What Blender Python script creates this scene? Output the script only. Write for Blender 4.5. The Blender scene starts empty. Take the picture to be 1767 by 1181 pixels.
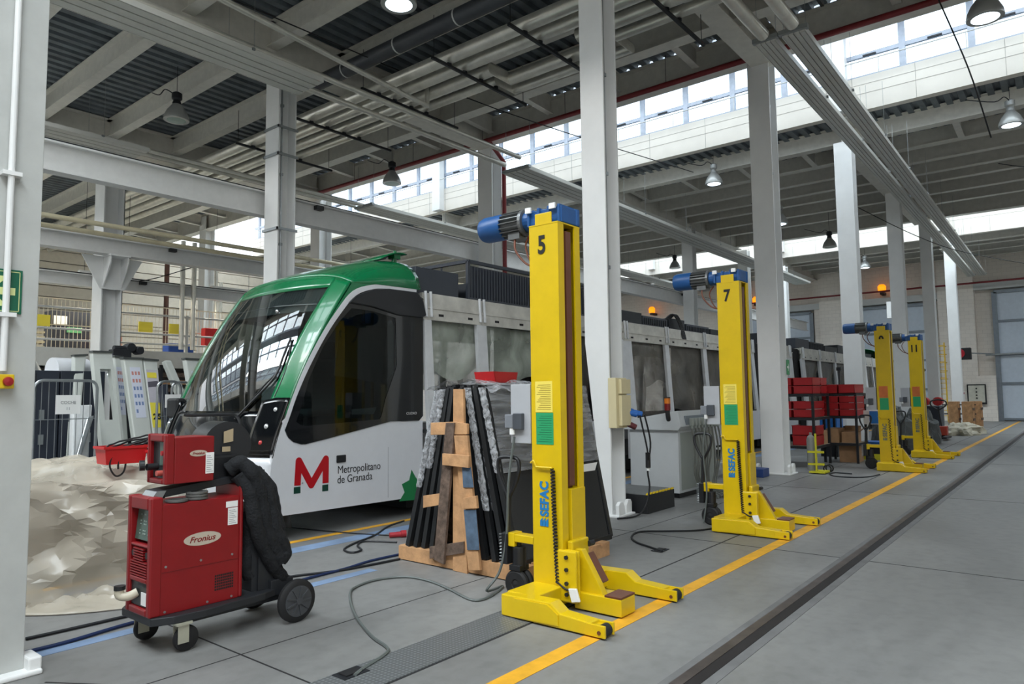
import bpy, bmesh, math, random
from mathutils import Vector, Matrix
random.seed(7)
SC = bpy.context.scene
COL = SC.collection
PI = math.pi
R_ = math.radians

# ------------------------------------------------------------ camera
CAMH = 1.6
FPX, YAW, PIT, ROL = 1217.7, R_(38.9), R_(4.36), R_(-0.66)
_F = Vector((math.cos(PIT)*math.cos(YAW), math.cos(PIT)*math.sin(YAW), math.sin(PIT)))
_R0 = Vector((math.sin(YAW), -math.cos(YAW), 0))
_U0 = _R0.cross(_F)
_R = _R0*math.cos(ROL) + _U0*math.sin(ROL)
_U = _U0*math.cos(ROL) - _R0*math.sin(ROL)
cam = bpy.data.cameras.new('camera')
cam.sensor_width = 36.0
cam.lens = FPX/1767*36.0
cam.clip_end = 300
co = bpy.data.objects.new('camera', cam)
COL.objects.link(co)
m = Matrix.Identity(4)
for i in range(3):
    m[i][0] = _R[i]; m[i][1] = _U[i]; m[i][2] = -_F[i]
m[0][3], m[1][3], m[2][3] = 0, 0, CAMH
co.matrix_world = m
SC.camera = co

def ray(px, py):
    return _F*FPX + _R*(px-883.5) + _U*(590.5-py)
def WX(px, py, X):                       # measured point of the photo on the plane x = X
    d = ray(px, py); t = X/d.x
    return Vector((X, d.y*t, CAMH+d.z*t))
def WY(px, py, Y):
    d = ray(px, py); t = Y/d.y
    return Vector((d.x*t, Y, CAMH+d.z*t))
def WZ(px, py, Z=0.0):
    d = ray(px, py); t = (Z-CAMH)/d.z
    return Vector((d.x*t, d.y*t, Z))

# ------------------------------------------------------------ world, exposure
w = bpy.data.worlds.new('overcast_sky')
SC.world = w
w.use_nodes = True
bg = w.node_tree.nodes['Background']
bg.inputs[0].default_value = (0.92, 0.96, 1.0, 1)
bg.inputs[1].default_value = 5.0
SC.view_settings.view_transform = 'Standard'
SC.view_settings.look = 'None'
SC.view_settings.exposure = -0.95
SC.view_settings.gamma = 1
SC.view_settings.use_curve_mapping = False

def daylight(name, loc, sx, sy, rot, power, col=(1.0, 0.99, 0.965)):
    l = bpy.data.lights.new(name, 'AREA')
    l.shape = 'RECTANGLE'; l.size = sx; l.size_y = sy
    l.energy = power; l.color = col
    o = bpy.data.objects.new(name, l)
    COL.objects.link(o)
    o.location = loc; o.rotation_euler = rot
    return o
# area lamps added above the roof monitors, standing in for daylight
for k, (X, pw) in enumerate(((-1.0, 5600), (17.3, 5200), (35.3, 9000))):
    daylight('added_daylight_lamp', (X, 12.5, 12.3), 3.6, 42, (0, 0, 0), pw*1.2)

daylight('added_daylight_lamp', (-2.9, 7, 12.0), 2.6, 30, (0, R_(-38), 0), 9000)  # tilted area lamp added to brighten the column faces towards the rear

# ------------------------------------------------------------ materials
def srgb(c):
    r = []
    for v in c:
        v /= 255.0
        r.append(v/12.92 if v <= 0.04045 else ((v+0.055)/1.055)**2.4)
    return (*r, 1.0)
MATS = {}
def mat(name, c=(200, 200, 200), rough=0.6, metal=0.0, var=0.06, scale=6.0, bump=0.0, bscale=40.0,
        emit=None, es=1.0, alpha=None, spec=0.5, coat=0.0, c2=None, thr=None):
    if name in MATS: return MATS[name]
    M = bpy.data.materials.new(name); M.use_nodes = True
    nt = M.node_tree; N = nt.nodes; L = nt.links
    b = N['Principled BSDF']
    base = srgb(c)
    b.inputs['Base Color'].default_value = base
    b.inputs['Roughness'].default_value = rough
    b.inputs['Metallic'].default_value = metal
    b.inputs['Specular IOR Level'].default_value = spec
    if coat: b.inputs['Coat Weight'].default_value = coat
    if var or bump:
        tc = N.new('ShaderNodeTexCoord')
    if var or c2:
        n = N.new('ShaderNodeTexNoise'); n.inputs['Scale'].default_value = scale
        n.inputs['Detail'].default_value = 5; n.inputs['Roughness'].default_value = 0.6
        L.new(tc.outputs['Object'], n.inputs['Vector'])
        r = N.new('ShaderNodeValToRGB')
        if c2:
            t = thr or 0.5
            r.color_ramp.elements[0].position = t-0.08; r.color_ramp.elements[1].position = t+0.08
            r.color_ramp.elements[0].color = base; r.color_ramp.elements[1].color = srgb(c2)
        else:
            r.color_ramp.elements[0].position = 0.3; r.color_ramp.elements[1].position = 0.7
            r.color_ramp.elements[0].color = tuple(v*(1-var*2) for v in base[:3])+(1,)
            r.color_ramp.elements[1].color = tuple(min(1, v*(1+var)) for v in base[:3])+(1,)
        L.new(n.outputs[0], r.inputs[0]); L.new(r.outputs[0], b.inputs['Base Color'])
    if bump:
        n2 = N.new('ShaderNodeTexNoise'); n2.inputs['Scale'].default_value = bscale
        n2.inputs['Detail'].default_value = 4
        L.new(tc.outputs['Object'], n2.inputs['Vector'])
        bp = N.new('ShaderNodeBump'); bp.inputs['Strength'].default_value = bump
        bp.inputs['Distance'].default_value = 0.02
        L.new(n2.outputs[0], bp.inputs['Height']); L.new(bp.outputs[0], b.inputs['Normal'])
    if emit:
        b.inputs['Emission Color'].default_value = srgb(emit)
        b.inputs['Emission Strength'].default_value = es
    if alpha is not None: b.inputs['Alpha'].default_value = alpha
    MATS[name] = M
    return M
def glass(name, tint=(200, 210, 210), refl=0.12, rough=0.02, body=None, bodyw=0.0):
    if name in MATS: return MATS[name]
    M = bpy.data.materials.new(name); M.use_nodes = True
    nt = M.node_tree; N = nt.nodes; L = nt.links
    N.remove(N['Principled BSDF'])
    out = N['Material Output']
    tr = N.new('ShaderNodeBsdfTransparent'); tr.inputs[0].default_value = srgb(tint)
    gl = N.new('ShaderNodeBsdfGlossy'); gl.inputs['Roughness'].default_value = rough
    fr = N.new('ShaderNodeLayerWeight'); fr.inputs[0].default_value = 0.5
    pw = N.new('ShaderNodeMath'); pw.operation = 'POWER'; pw.inputs[1].default_value = 4.0; L.new(fr.outputs['Facing'], pw.inputs[0])
    ad = N.new('ShaderNodeMath'); ad.operation = 'ADD'; ad.use_clamp = True
    ad.inputs[1].default_value = refl
    L.new(pw.outputs[0], ad.inputs[0])
    mx = N.new('ShaderNodeMixShader')
    src = tr
    if body:
        df = N.new('ShaderNodeBsdfDiffuse'); df.inputs[0].default_value = srgb(body)
        m2 = N.new('ShaderNodeMixShader'); m2.inputs[0].default_value = bodyw
        L.new(tr.outputs[0], m2.inputs[1]); L.new(df.outputs[0], m2.inputs[2]); src = m2
    L.new(ad.outputs[0], mx.inputs[0]); L.new(src.outputs[0], mx.inputs[1]); L.new(gl.outputs[0], mx.inputs[2])
    L.new(mx.outputs[0], out.inputs[0])
    MATS[name] = M
    return M
def film(name, c=(220, 220, 215), cover=0.55, bump=0.8, scale=6, rough=0.22, stretch=(1, 1, 1), ridged=False):   # crumpled plastic film
    if name in MATS: return MATS[name]
    M = bpy.data.materials.new(name); M.use_nodes = True
    nt = M.node_tree; N = nt.nodes; L = nt.links
    b = N['Principled BSDF']; out = N['Material Output']
    b.inputs['Base Color'].default_value = srgb(c); b.inputs['Roughness'].default_value = rough
    tc = N.new('ShaderNodeTexCoord'); mp = N.new('ShaderNodeMapping'); mp.inputs['Scale'].default_value = stretch
    L.new(tc.outputs['Object'], mp.inputs['Vector'])
    n = N.new('ShaderNodeTexNoise'); n.inputs['Scale'].default_value = scale; n.inputs['Detail'].default_value = 6
    n.inputs['Distortion'].default_value = 0.6
    n.noise_type = 'RIDGED_MULTIFRACTAL' if ridged else 'FBM'
    L.new(mp.outputs[0], n.inputs['Vector'])
    bp = N.new('ShaderNodeBump'); bp.inputs['Strength'].default_value = bump; bp.inputs['Distance'].default_value = 0.06
    L.new(n.outputs[0], bp.inputs['Height']); L.new(bp.outputs[0], b.inputs['Normal'])
    tr = N.new('ShaderNodeBsdfTransparent')
    mx = N.new('ShaderNodeMixShader')
    mr = N.new('ShaderNodeMapRange'); mr.inputs[1].default_value = 0.3; mr.inputs[2].default_value = 0.7
    mr.inputs[3].default_value = max(0, cover-0.25); mr.inputs[4].default_value = min(1, cover+0.25)
    L.new(n.outputs[0], mr.inputs[0]); L.new(mr.outputs[0], mx.inputs[0])
    L.new(tr.outputs[0], mx.inputs[1]); L.new(b.outputs[0], mx.inputs[2]); L.new(mx.outputs[0], out.inputs[0])
    MATS[name] = M
    return M

# ------------------------------------------------------------ mesh helpers
class MB:
    def __init__(s): s.v = []; s.f = []; s.mi = []; s.cur = 0
    def add(s, vs, fs):
        o = len(s.v); s.v += [tuple(p) for p in vs]
        for f in fs: s.f.append(tuple(i+o for i in f)); s.mi.append(s.cur)
        return s
    def box(s, x0, x1, y0, y1, z0, z1, M=None):
        vs = [Vector(p) for p in ((x0,y0,z0),(x1,y0,z0),(x1,y1,z0),(x0,y1,z0),(x0,y0,z1),(x1,y0,z1),(x1,y1,z1),(x0,y1,z1))]
        if M is not None: vs = [M @ v for v in vs]
        return s.add(vs, [(0,3,2,1),(4,5,6,7),(0,1,5,4),(1,2,6,5),(2,3,7,6),(3,0,4,7)])
    def beam(s, p0, p1, w, h, up=(0,0,1)):       # rectangular bar
        p0 = Vector(p0); p1 = Vector(p1); d = (p1-p0).normalized(); up = Vector(up)
        if abs(d.dot(up)) > 0.98: up = Vector((1,0,0))
        sx = d.cross(up).normalized(); su = sx.cross(d)
        vs = []
        for p in (p0, p1):
            for a, b in ((-1,-1),(1,-1),(1,1),(-1,1)): vs.append(p+sx*a*w/2+su*b*h/2)
        return s.add(vs, [(0,1,2,3),(7,6,5,4),(0,4,5,1),(1,5,6,2),(2,6,7,3),(3,7,4,0)])
    def cyl(s, p0, p1, r, n=16, r2=None, caps=True):
        p0 = Vector(p0); p1 = Vector(p1); r2 = r if r2 is None else r2
        d = (p1-p0).normalized(); a = d.orthogonal().normalized(); b = d.cross(a)
        vs = [p0+(a*math.cos(2*PI*i/n)+b*math.sin(2*PI*i/n))*r for i in range(n)]
        vs += [p1+(a*math.cos(2*PI*i/n)+b*math.sin(2*PI*i/n))*r2 for i in range(n)]
        fs = [(i, (i+1) % n, n+(i+1) % n, n+i) for i in range(n)]
        if caps: fs += [tuple(range(n-1, -1, -1)), tuple(range(n, 2*n))]
        return s.add(vs, fs)
    def lathe(s, prof, org=(0,0,0), axis=(0,0,1), n=24):      # prof: (radius, height)
        org = Vector(org); d = Vector(axis).normalized(); a = d.orthogonal().normalized(); b = d.cross(a)
        vs = []; fs = []
        for r, h in prof:
            for i in range(n): vs.append(org+d*h+(a*math.cos(2*PI*i/n)+b*math.sin(2*PI*i/n))*r)
        for k in range(len(prof)-1):
            for i in range(n):
                j = (i+1) % n
                fs.append((k*n+i, k*n+j, (k+1)*n+j, (k+1)*n+i))
        if prof[0][0] > 1e-4: fs.append(tuple(range(n-1, -1, -1)))
        if prof[-1][0] > 1e-4: fs.append(tuple((len(prof)-1)*n+i for i in range(n)))
        return s.add(vs, fs)
    def tube(s, pts, r, n=8, smooth=4, closed=False):
        pts = [Vector(p) for p in pts]
        if smooth and len(pts) > 2: pts = spline(pts, smooth, closed)
        m_ = len(pts); vs = []; fs = []
        t0 = (pts[1]-pts[0]).normalized(); a = t0.orthogonal().normalized()
        for k, p in enumerate(pts):
            if closed: t = pts[(k+1) % m_]-pts[k-1]
            else: t = pts[min(k+1, m_-1)]-pts[max(k-1, 0)]
            t = t.normalized(); a = (a-t*a.dot(t))
            a = a.normalized() if a.length > 1e-6 else t.orthogonal().normalized()
            b = t.cross(a)
            rr = r[k*len(r)//m_] if isinstance(r, (list, tuple)) else r
            for i in range(n): vs.append(p+(a*math.cos(2*PI*i/n)+b*math.sin(2*PI*i/n))*rr)
        rng = m_ if closed else m_-1
        for k in range(rng):
            k2 = (k+1) % m_
            for i in range(n):
                j = (i+1) % n; fs.append((k*n+i, k*n+j, k2*n+j, k2*n+i))
        if not closed: fs += [tuple(range(n-1, -1, -1)), tuple((m_-1)*n+i for i in range(n))]
        return s.add(vs, fs)
    def prism(s, poly, d, org=(0,0,0), ax=(1,0,0), ay=(0,0,1), az=(0,1,0)):   # polygon (u,v) in plane ax,ay extruded 0..d along az
        org = Vector(org); ax = Vector(ax); ay = Vector(ay); az = Vector(az)
        n = len(poly)
        vs = [org+ax*u+ay*v for u, v in poly]+[org+ax*u+ay*v+az*d for u, v in poly]
        return s.add(vs, [tuple(range(n)), tuple(range(2*n-1, n-1, -1))]+[(i, n+i, n+(i+1) % n, (i+1) % n) for i in range(n)])
    def poly3(s, pts, off):                       # planar 3d polygon given thickness by vector off
        off = Vector(off); n = len(pts)
        vs = [Vector(p) for p in pts]+[Vector(p)+off for p in pts]
        return s.add(vs, [tuple(range(n)), tuple(range(2*n-1, n-1, -1))]+[(i, n+i, n+(i+1) % n, (i+1) % n) for i in range(n)])
    def grid(s, fn, nu, nv):
        o = [fn(i/nu, j/nv) for j in range(nv+1) for i in range(nu+1)]
        fs = [(j*(nu+1)+i, j*(nu+1)+i+1, (j+1)*(nu+1)+i+1, (j+1)*(nu+1)+i) for j in range(nv) for i in range(nu)]
        return s.add(o, fs)
    def ball(s, c, r, n=12, sz=1.0):
        c = Vector(c)
        prof = [(max(1e-5, r*math.sin(PI*k/(n//2))), -r*sz*math.cos(PI*k/(n//2))) for k in range(n//2+1)]
        return s.lathe(prof, c, (0,0,1), n)
    def build(s, name, mats, parent=None, smooth=False, bevel=0.0, solid=0.0, ang=35, seg=2, loc=None, sub=0):
        me = bpy.data.meshes.new(name)
        me.from_pydata(s.v, [], s.f)
        for i, mm in enumerate(mats if isinstance(mats, (list, tuple)) else [mats]): me.materials.append(mm)
        if any(s.mi): me.polygons.foreach_set('material_index', s.mi)
        bm = bmesh.new(); bm.from_mesh(me)
        bmesh.ops.recalc_face_normals(bm, faces=bm.faces); bm.to_mesh(me); bm.free()
        if smooth:
            me.shade_smooth(); me.set_sharp_from_angle(angle=R_(ang))
        me.update()
        o = bpy.data.objects.new(name, me); COL.objects.link(o)
        if parent is not None: o.parent = parent
        if loc: o.location = loc
        if solid:
            md = o.modifiers.new('thickness', 'SOLIDIFY'); md.thickness = solid; md.offset = 0
        if sub:
            md = o.modifiers.new('subdivision', 'SUBSURF'); md.levels = sub; md.render_levels = sub
        if bevel:
            md = o.modifiers.new('bevel', 'BEVEL'); md.width = bevel; md.segments = seg
            md.limit_method = 'ANGLE'; md.angle_limit = R_(40)
        return o
def spline(pts, k, closed=False):
    out = []; n = len(pts)
    for i in range(n if closed else n-1):
        if closed: p0, p1, p2, p3 = pts[i-1], pts[i], pts[(i+1) % n], pts[(i+2) % n]
        else: p0, p1, p2, p3 = pts[max(i-1,0)], pts[i], pts[i+1], pts[min(i+2,n-1)]
        for j in range(k):
            t = j/k
            out.append(0.5*((2*p1)+(p2-p0)*t+(2*p0-5*p1+4*p2-p3)*t*t+(3*p1-p0-3*p2+p3)*t**3))
    if not closed: out.append(pts[-1].copy())
    return out
def tag(o, label=None, cat=None, group=None, kind=None):
    if label: o['label'] = label
    if cat: o['category'] = cat
    if group: o['group'] = group
    if kind: o['kind'] = kind
    return o
def thing(name, label, cat, loc=(0,0,0), rz=0.0, group=None):
    o = bpy.data.objects.new(name, None); COL.objects.link(o)
    o.empty_display_size = 0.2
    o.location = loc; o.rotation_euler = (0, 0, rz)
    return tag(o, label, cat, group)
def copy_tree(o, parent=None):
    c = o.copy(); COL.objects.link(c)
    if parent is not None: c.parent = parent
    for ch in [x for x in COL.objects if x.parent == o]: copy_tree(ch, c)
    return c
def text(name, body, size, m, parent, M, extrude=0.0008, bold=0.0, align='LEFT', sx=1.0, shear=0.0, space=1.0):
    cu = bpy.data.curves.new(name, 'FONT'); cu.body = body; cu.size = size; cu.extrude = extrude
    cu.offset = bold; cu.align_x = align; cu.shear = shear; cu.space_character = space
    t = bpy.data.objects.new(name, cu); COL.objects.link(t)
    dg = bpy.context.evaluated_depsgraph_get()
    me = bpy.data.meshes.new_from_object(t.evaluated_get(dg))
    bpy.data.objects.remove(t); bpy.data.curves.remove(cu)
    me.transform(M @ Matrix.Diagonal((sx, 1, 1, 1)))
    me.materials.clear(); me.materials.append(m)
    o = bpy.data.objects.new(name, me); COL.objects.link(o); o.parent = parent
    return o
def frame(org, ax, ay):                    # 4x4 from origin and two axes (x, y of the text plane)
    ax = Vector(ax).normalized(); ay = Vector(ay).normalized(); az = ax.cross(ay)
    M = Matrix.Identity(4)
    for i in range(3): M[i][0] = ax[i]; M[i][1] = ay[i]; M[i][2] = az[i]; M[i][3] = org[i]
    return M

# common materials
PAINT = mat('pale_grey_paint', (196, 198, 196), 0.5, var=0.03, scale=2.0)
COLP = mat('column_white_paint', (232, 233, 232), 0.45, var=0.03, scale=1.5)
BEAMP = mat('roof_beam_paint', (214, 211, 202), 0.6, var=0.05)
DECK = mat('galvanised_deck', (112, 120, 126), 0.5, metal=0.2, var=0.15, scale=3)
GALV = mat('galvanised_steel', (165, 170, 172), 0.35, metal=0.8, var=0.08)
ALU = mat('pipe_cladding', (226, 224, 214), 0.3, metal=0.6, var=0.08, scale=4)
RADP = mat('radiant_panel_grey', (200, 200, 194), 0.5, metal=0.2, var=0.03)
BLACK = mat('black_rubber', (22, 22, 24), 0.7, var=0.1)
BLACKP = mat('black_plastic', (26, 27, 30), 0.45, var=0.05)
DARK = mat('dark_steel', (48, 50, 54), 0.5, metal=0.5)
YEL = mat('lift_yellow', (216, 182, 8), 0.38, var=0.05, scale=3, coat=0.2)
BLUE = mat('motor_blue', (32, 82, 140), 0.4, var=0.05)
RED = mat('machine_red', (132, 14, 20), 0.4, var=0.05, scale=4)
CRATE = mat('red_crate_plastic', (168, 22, 28), 0.45, var=0.05)
CHROME = mat('chrome', (210, 210, 212), 0.2, metal=1.0, var=0)
WOOD = mat('pallet_wood', (196, 150, 106), 0.75, var=0.16, scale=7, bump=0.15)
WOODD = mat('weathered_wood', (104, 86, 74), 0.8, var=0.3, scale=14, bump=0.2)
WHITE = mat('white_paper', (232, 232, 230), 0.6, var=0)
REDPIPE = mat('sprinkler_red', (122, 34, 38), 0.45, var=0.05)
CARD = mat('cardboard', (168, 132, 98), 0.8, var=0.1)
# ============================================================ SETTING
# floor with joints
def floor_mat():
    M = bpy.data.materials.new('power_floated_concrete'); M.use_nodes = True
    nt = M.node_tree; N = nt.nodes; L = nt.links; b = N['Principled BSDF']
    tc = N.new('ShaderNodeTexCoord')
    n1 = N.new('ShaderNodeTexNoise'); n1.inputs['Scale'].default_value = 0.7; n1.inputs['Detail'].default_value = 8; n1.inputs['Roughness'].default_value = 0.65
    n1.inputs['Distortion'].default_value = 0.6
    mp = N.new('ShaderNodeMapping'); mp.inputs['Scale'].default_value = (0.45, 1.3, 1)
    n2 = N.new('ShaderNodeTexNoise'); n2.inputs['Scale'].default_value = 9; n2.inputs['Detail'].default_value = 6
    L.new(tc.outputs['Object'], n2.inputs['Vector']); L.new(tc.outputs['Object'], mp.inputs['Vector']); L.new(mp.outputs[0], n1.inputs['Vector'])
    r = N.new('ShaderNodeValToRGB')
    r.color_ramp.elements[0].position = 0.28; r.color_ramp.elements[1].position = 0.7
    r.color_ramp.elements[0].color = srgb((108, 108, 107)); r.color_ramp.elements[1].color = srgb((138, 138, 136))
    L.new(n1.outputs[0], r.inputs[0])
    r2 = N.new('ShaderNodeValToRGB')
    r2.color_ramp.elements[0].position = 0.32; r2.color_ramp.elements[1].position = 0.55
    r2.color_ramp.elements[0].color = (0.72, 0.72, 0.72, 1); r2.color_ramp.elements[1].color = (1, 1, 1, 1)
    L.new(n2.outputs[0], r2.inputs[0])
    mx = N.new('ShaderNodeMix'); mx.data_type = 'RGBA'; mx.blend_type = 'MULTIPLY'; mx.inputs[0].default_value = 0.45
    L.new(r.outputs[0], mx.inputs[6]); L.new(r2.outputs[0], mx.inputs[7]); L.new(mx.outputs[2], b.inputs['Base Color'])
    rr = N.new('ShaderNodeMapRange'); rr.inputs[3].default_value = 0.32; rr.inputs[4].default_value = 0.6
    L.new(n1.outputs[0], rr.inputs[0]); L.new(rr.outputs[0], b.inputs['Roughness'])
    b.inputs['Specular IOR Level'].default_value = 0.35
    return M
FLOORM = floor_mat()
fl = MB().box(-14, 46, -9, 35, -0.3, 0).build('floor', FLOORM); tag(fl, kind='structure')
LINEY = mat('yellow_floor_paint', (226, 166, 44), 0.55, var=0.12, scale=5)
LINEB = mat('blue_floor_paint', (120, 142, 172), 0.6, var=0.15, scale=2.5)
JOINT = mat('joint_seal', (34, 34, 36), 0.8, var=0.1)
def floorpart(name, m, x0, x1, y0, y1, z=0.003):
    o = MB().box(x0, x1, y0, y1, 0.0005, z).build(name, m, fl); return o
floorpart('painted_line', LINEY, -8, 44.2, 2.555, 2.68)
o = floorpart('painted_line', LINEY, -8, 44.2, 6.9, 7.0)
o = floorpart('painted_line', LINEB, -8, 30, 6.45, 6.68, 0.002); o['label'] = 'faded blue floor line'
b = MB()
for p, q in (((1.9, 5.9), (2.6, 5.9)),): pass
floorpart('painted_line', LINEB, -8, 4.4, 5.18, 5.3, 0.002)['label'] = 'faded blue floor line'
floorpart('expansion_joint', JOINT, -8, 44, 3.112, 3.127, 0.002)
floorpart('expansion_joint', JOINT, -8, 44, 4.2, 4.208, 0.0018)
b = MB()
for x in (-3.5, 2.46, 7.4, 12.4, 18.6, 24.8, 31, 37): b.box(x, x+0.012, -9, 6.8, 0.0005, 0.0016)
b.build('expansion_joint', JOINT, fl)
b = MB(); b.beam((1.55, 4.7, 0.001), (2.05, 3.9, 0.001), 0.012, 0.001); b.build('expansion_joint', JOINT, fl)
# track rail in the aisle: steel band, flange groove
STEELR = mat('worn_rail_steel', (92, 84, 80), 0.45, metal=0.5, var=0.2, scale=5)
CONCB = mat('rail_bed_concrete', (108, 108, 108), 0.7, var=0.12, scale=4)
GROOVE = mat('rail_groove_dark', (30, 26, 26), 0.7, var=0.15)
rl = thing('track_rail', 'dark steel track rail sunk flush in the concrete aisle floor', 'rail', (0, 1.77, 0))
MB().box(-8, 44.4, -0.035, 0.035, 0.0, 0.006).build('groove', GROOVE, rl)
MB().box(-8, 44.4, 0.035, 0.10, 0.0, 0.009).build('rail_head', STEELR, rl)
MB().box(-8, 44.4, 0.10, 0.155, 0.0, 0.003).build('concrete_edge', CONCB, rl)
MB().box(-8, 44.4, -0.10, -0.035, 0.0, 0.003).build('concrete_edge', CONCB, rl)
# chequer plate channel cover
def chequer():
    M = bpy.data.materials.new('chequer_plate'); M.use_nodes = True
    nt = M.node_tree; N = nt.nodes; L = nt.links; b = N['Principled BSDF']
    b.inputs['Metallic'].default_value = 0.35; b.inputs['Roughness'].default_value = 0.45
    tc = N.new('ShaderNodeTexCoord')
    wv = N.new('ShaderNodeTexWave'); wv.inputs['Scale'].default_value = 11; wv.bands_direction = 'X'
    w2 = N.new('ShaderNodeTexWave'); w2.inputs['Scale'].default_value = 11; w2.bands_direction = 'Y'
    L.new(tc.outputs['Object'], wv.inputs['Vector']); L.new(tc.outputs['Object'], w2.inputs['Vector'])
    mu = N.new('ShaderNodeMath'); mu.operation = 'MULTIPLY'
    L.new(wv.outputs[1], mu.inputs[0]); L.new(w2.outputs[1], mu.inputs[1])
    r = N.new('ShaderNodeValToRGB'); r.color_ramp.elements[0].color = srgb((104, 107, 108)); r.color_ramp.elements[1].color = srgb((142, 145, 146))
    L.new(mu.outputs[0], r.inputs[0]); L.new(r.outputs[0], b.inputs['Base Color'])
    bp = N.new('ShaderNodeBump'); bp.inputs['Strength'].default_value = 0.4; bp.inputs['Distance'].default_value = 0.004
    L.new(mu.outputs[0], bp.inputs['Height']); L.new(bp.outputs[0], b.inputs['Normal'])
    return M
CHQ = chequer()
cp = MB().box(0.6, 4.35, 3.13, 3.47, 0.0, 0.005).build('floor_cover_plate', CHQ)
tag(cp, 'long chequered steel cover plate set in the floor before the numbered yellow lift', 'cover plate')
def socket(x, y, lab):
    t = thing('floor_socket', lab, 'floor socket', (x, y, 0))
    MB().box(-0.09, 0.09, -0.06, 0.06, 0.005, 0.009).build('frame', DARK, t)
    MB().box(-0.06, 0.06, -0.035, 0.035, 0.009, 0.016).build('socket_insert', BLACK, t)
socket(2.69, 3.40, 'small black floor socket at the end of the chequered cover plate')
socket(6.68, 3.47, 'small black floor socket on bare concrete between lifts 5 and 7')

# walls
def block_mat():
    M = bpy.data.materials.new('painted_blockwork'); M.use_nodes = True
    nt = M.node_tree; N = nt.nodes; L = nt.links; b = N['Principled BSDF']; b.inputs['Roughness'].default_value = 0.8
    tc = N.new('ShaderNodeTexCoord'); mp = N.new('ShaderNodeMapping')
    mp.inputs['Rotation'].default_value = (R_(90), 0, R_(90))
    sp = N.new('ShaderNodeSeparateXYZ'); cb = N.new('ShaderNodeCombineXYZ'); sm = N.new('ShaderNodeMath'); sm.operation = 'ADD'
    L.new(tc.outputs['Object'], sp.inputs[0]); L.new(sp.outputs[0], sm.inputs[0]); L.new(sp.outputs[1], sm.inputs[1])
    L.new(sm.outputs[0], cb.inputs[0]); L.new(sp.outputs[2], cb.inputs[1])
    br = N.new('ShaderNodeTexBrick'); br.inputs['Scale'].default_value = 1
    br.inputs['Brick Width'].default_value = 0.4; br.inputs['Row Height'].default_value = 0.2; br.inputs['Mortar Size'].default_value = 0.008
    br.inputs['Color1'].default_value = srgb((230, 222, 212)); br.inputs['Color2'].default_value = srgb((236, 228, 218)); br.inputs['Mortar'].default_value = srgb((216, 208, 199))
    L.new(cb.outputs[0], br.inputs['Vector']); L.new(br.outputs[0], b.inputs['Base Color'])
    return M
BLOCK = block_mat()
wf = MB().box(44.8, 45.2, -9, 34, 0, 9.3).build('wall_far', BLOCK); tag(wf, kind='structure')
wl = MB().box(-8, 45, 34.0, 34.4, 0, 9.15).build('wall_left', BLOCK); tag(wl, kind='structure')
wr = MB().box(-8, 45, -9.3, -9, 0, 9.2).build('wall_right', BLOCK); tag(wr, kind='structure')
wq = MB().box(-13.3, -13, -9, 34, 0, 9.2).build('wall_rear', BLOCK); tag(wq, kind='structure')
# piers against the far wall
for k, (y0, y1, x0) in enumerate(((4.25, 5.9, 44.1), (10.4, 12.0, 44.1), (12.0, 12.35, 44.3))):
    tag(MB().box(x0, 44.8, y0, y1, 0, 9.0).build('wall_far', BLOCK), kind='structure')
tag(MB().box(44.05, 44.8, 3.5, 4.9, 0, 2.35).build('wall_far', BLOCK), kind='structure')
# sectional doors in the far wall
DOORP = mat('pale_blue_door_panel', (206, 216, 228), 0.5, var=0.03)
DOORF = mat('door_rail_grey', (136, 144, 152), 0.45, metal=0.4)
def big_door(n, y0, y1, top, rows):
    d = tag(MB().box(44.62, 44.72, y0, y1, 0.05, top).build('door_%d' % n, DOORP), kind='structure')
    b = MB()
    for z in rows: b.box(44.55, 44.63, y0, y1, z-0.06, z+0.06)
    for y in (y0, y1): b.box(44.5, 44.66, y-0.12, y+0.1, 0, top)
    b.box(44.5, 44.66, y0, y1, top-0.08, top+0.1)
    b.build('door_frame', DOORF, d)
    MB().box(44.2, 44.75, y0-0.7, y1+0.9, top+0.15, top+0.5).build('shutter_box', PAINT, d)
    return d
d1 = big_door(1, -1.8, 3.4, 6.75, (0.1, 1.95, 3.45, 5.2))
MB().cyl((44.4, 3.9, 3.45), (44.4, -1.6, 3.52), 0.05).build('latch_bar', GALV, d1)
big_door(2, 6.3, 10.0, 6.4, (0.1, 1.7, 3.3, 4.9))
big_door(3, 12.6, 17.5, 6.4, (0.1, 1.7, 3.3, 4.9))

# ---------------------------------------------------------- roof
ZB, ZD = 8.5, 9.12            # underside of beams, underside of deck
def deck(x0, x1, y0=-9, y1=34.0, z=ZD):
    b = MB(); p = 0.30; n = int((y1-y0)/p)
    prof = []
    for k in range(n):
        y = y0+k*p
        prof += [(y, z+0.08), (y+0.10, z+0.08), (y+0.13, z), (y+0.27, z)]
    prof.append((y1, z+0.08))
    vs = [(x0, y, zz) for y, zz in prof]+[(x1, y, zz) for y, zz in prof]; m_ = len(prof)
    b.add(vs, [(i, i+1, m_+i+1, m_+i) for i in range(m_-1)])
    tag(b.build('ceiling', DECK, solid=0.01), kind='structure')
    tag(MB().box(x0, x1, y0, y1, z+0.12, z+0.3).build('ceiling', DECK), kind='structure')
deck(2.4, 14.2); deck(-13, -4.3); deck(20.5, 32.2); deck(38.7, 45)
def ibeam(p0, p1, w, h, name, lab, cat, grp, m=BEAMP, t=0.025, parent=None):
    p0 = Vector(p0); p1 = Vector(p1); b = MB(); z = Vector((0,0,1))
    b.beam(p0+z*(t/2), p1+z*(t/2), w, t); b.beam(p0+z*(h-t/2), p1+z*(h-t/2), w, t); b.beam(p0+z*(h/2), p1+z*(h/2), 0.02, h-2*t)
    o = b.build(name, m, parent)
    if parent is None: tag(o, lab, cat, grp)
    return o
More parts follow.
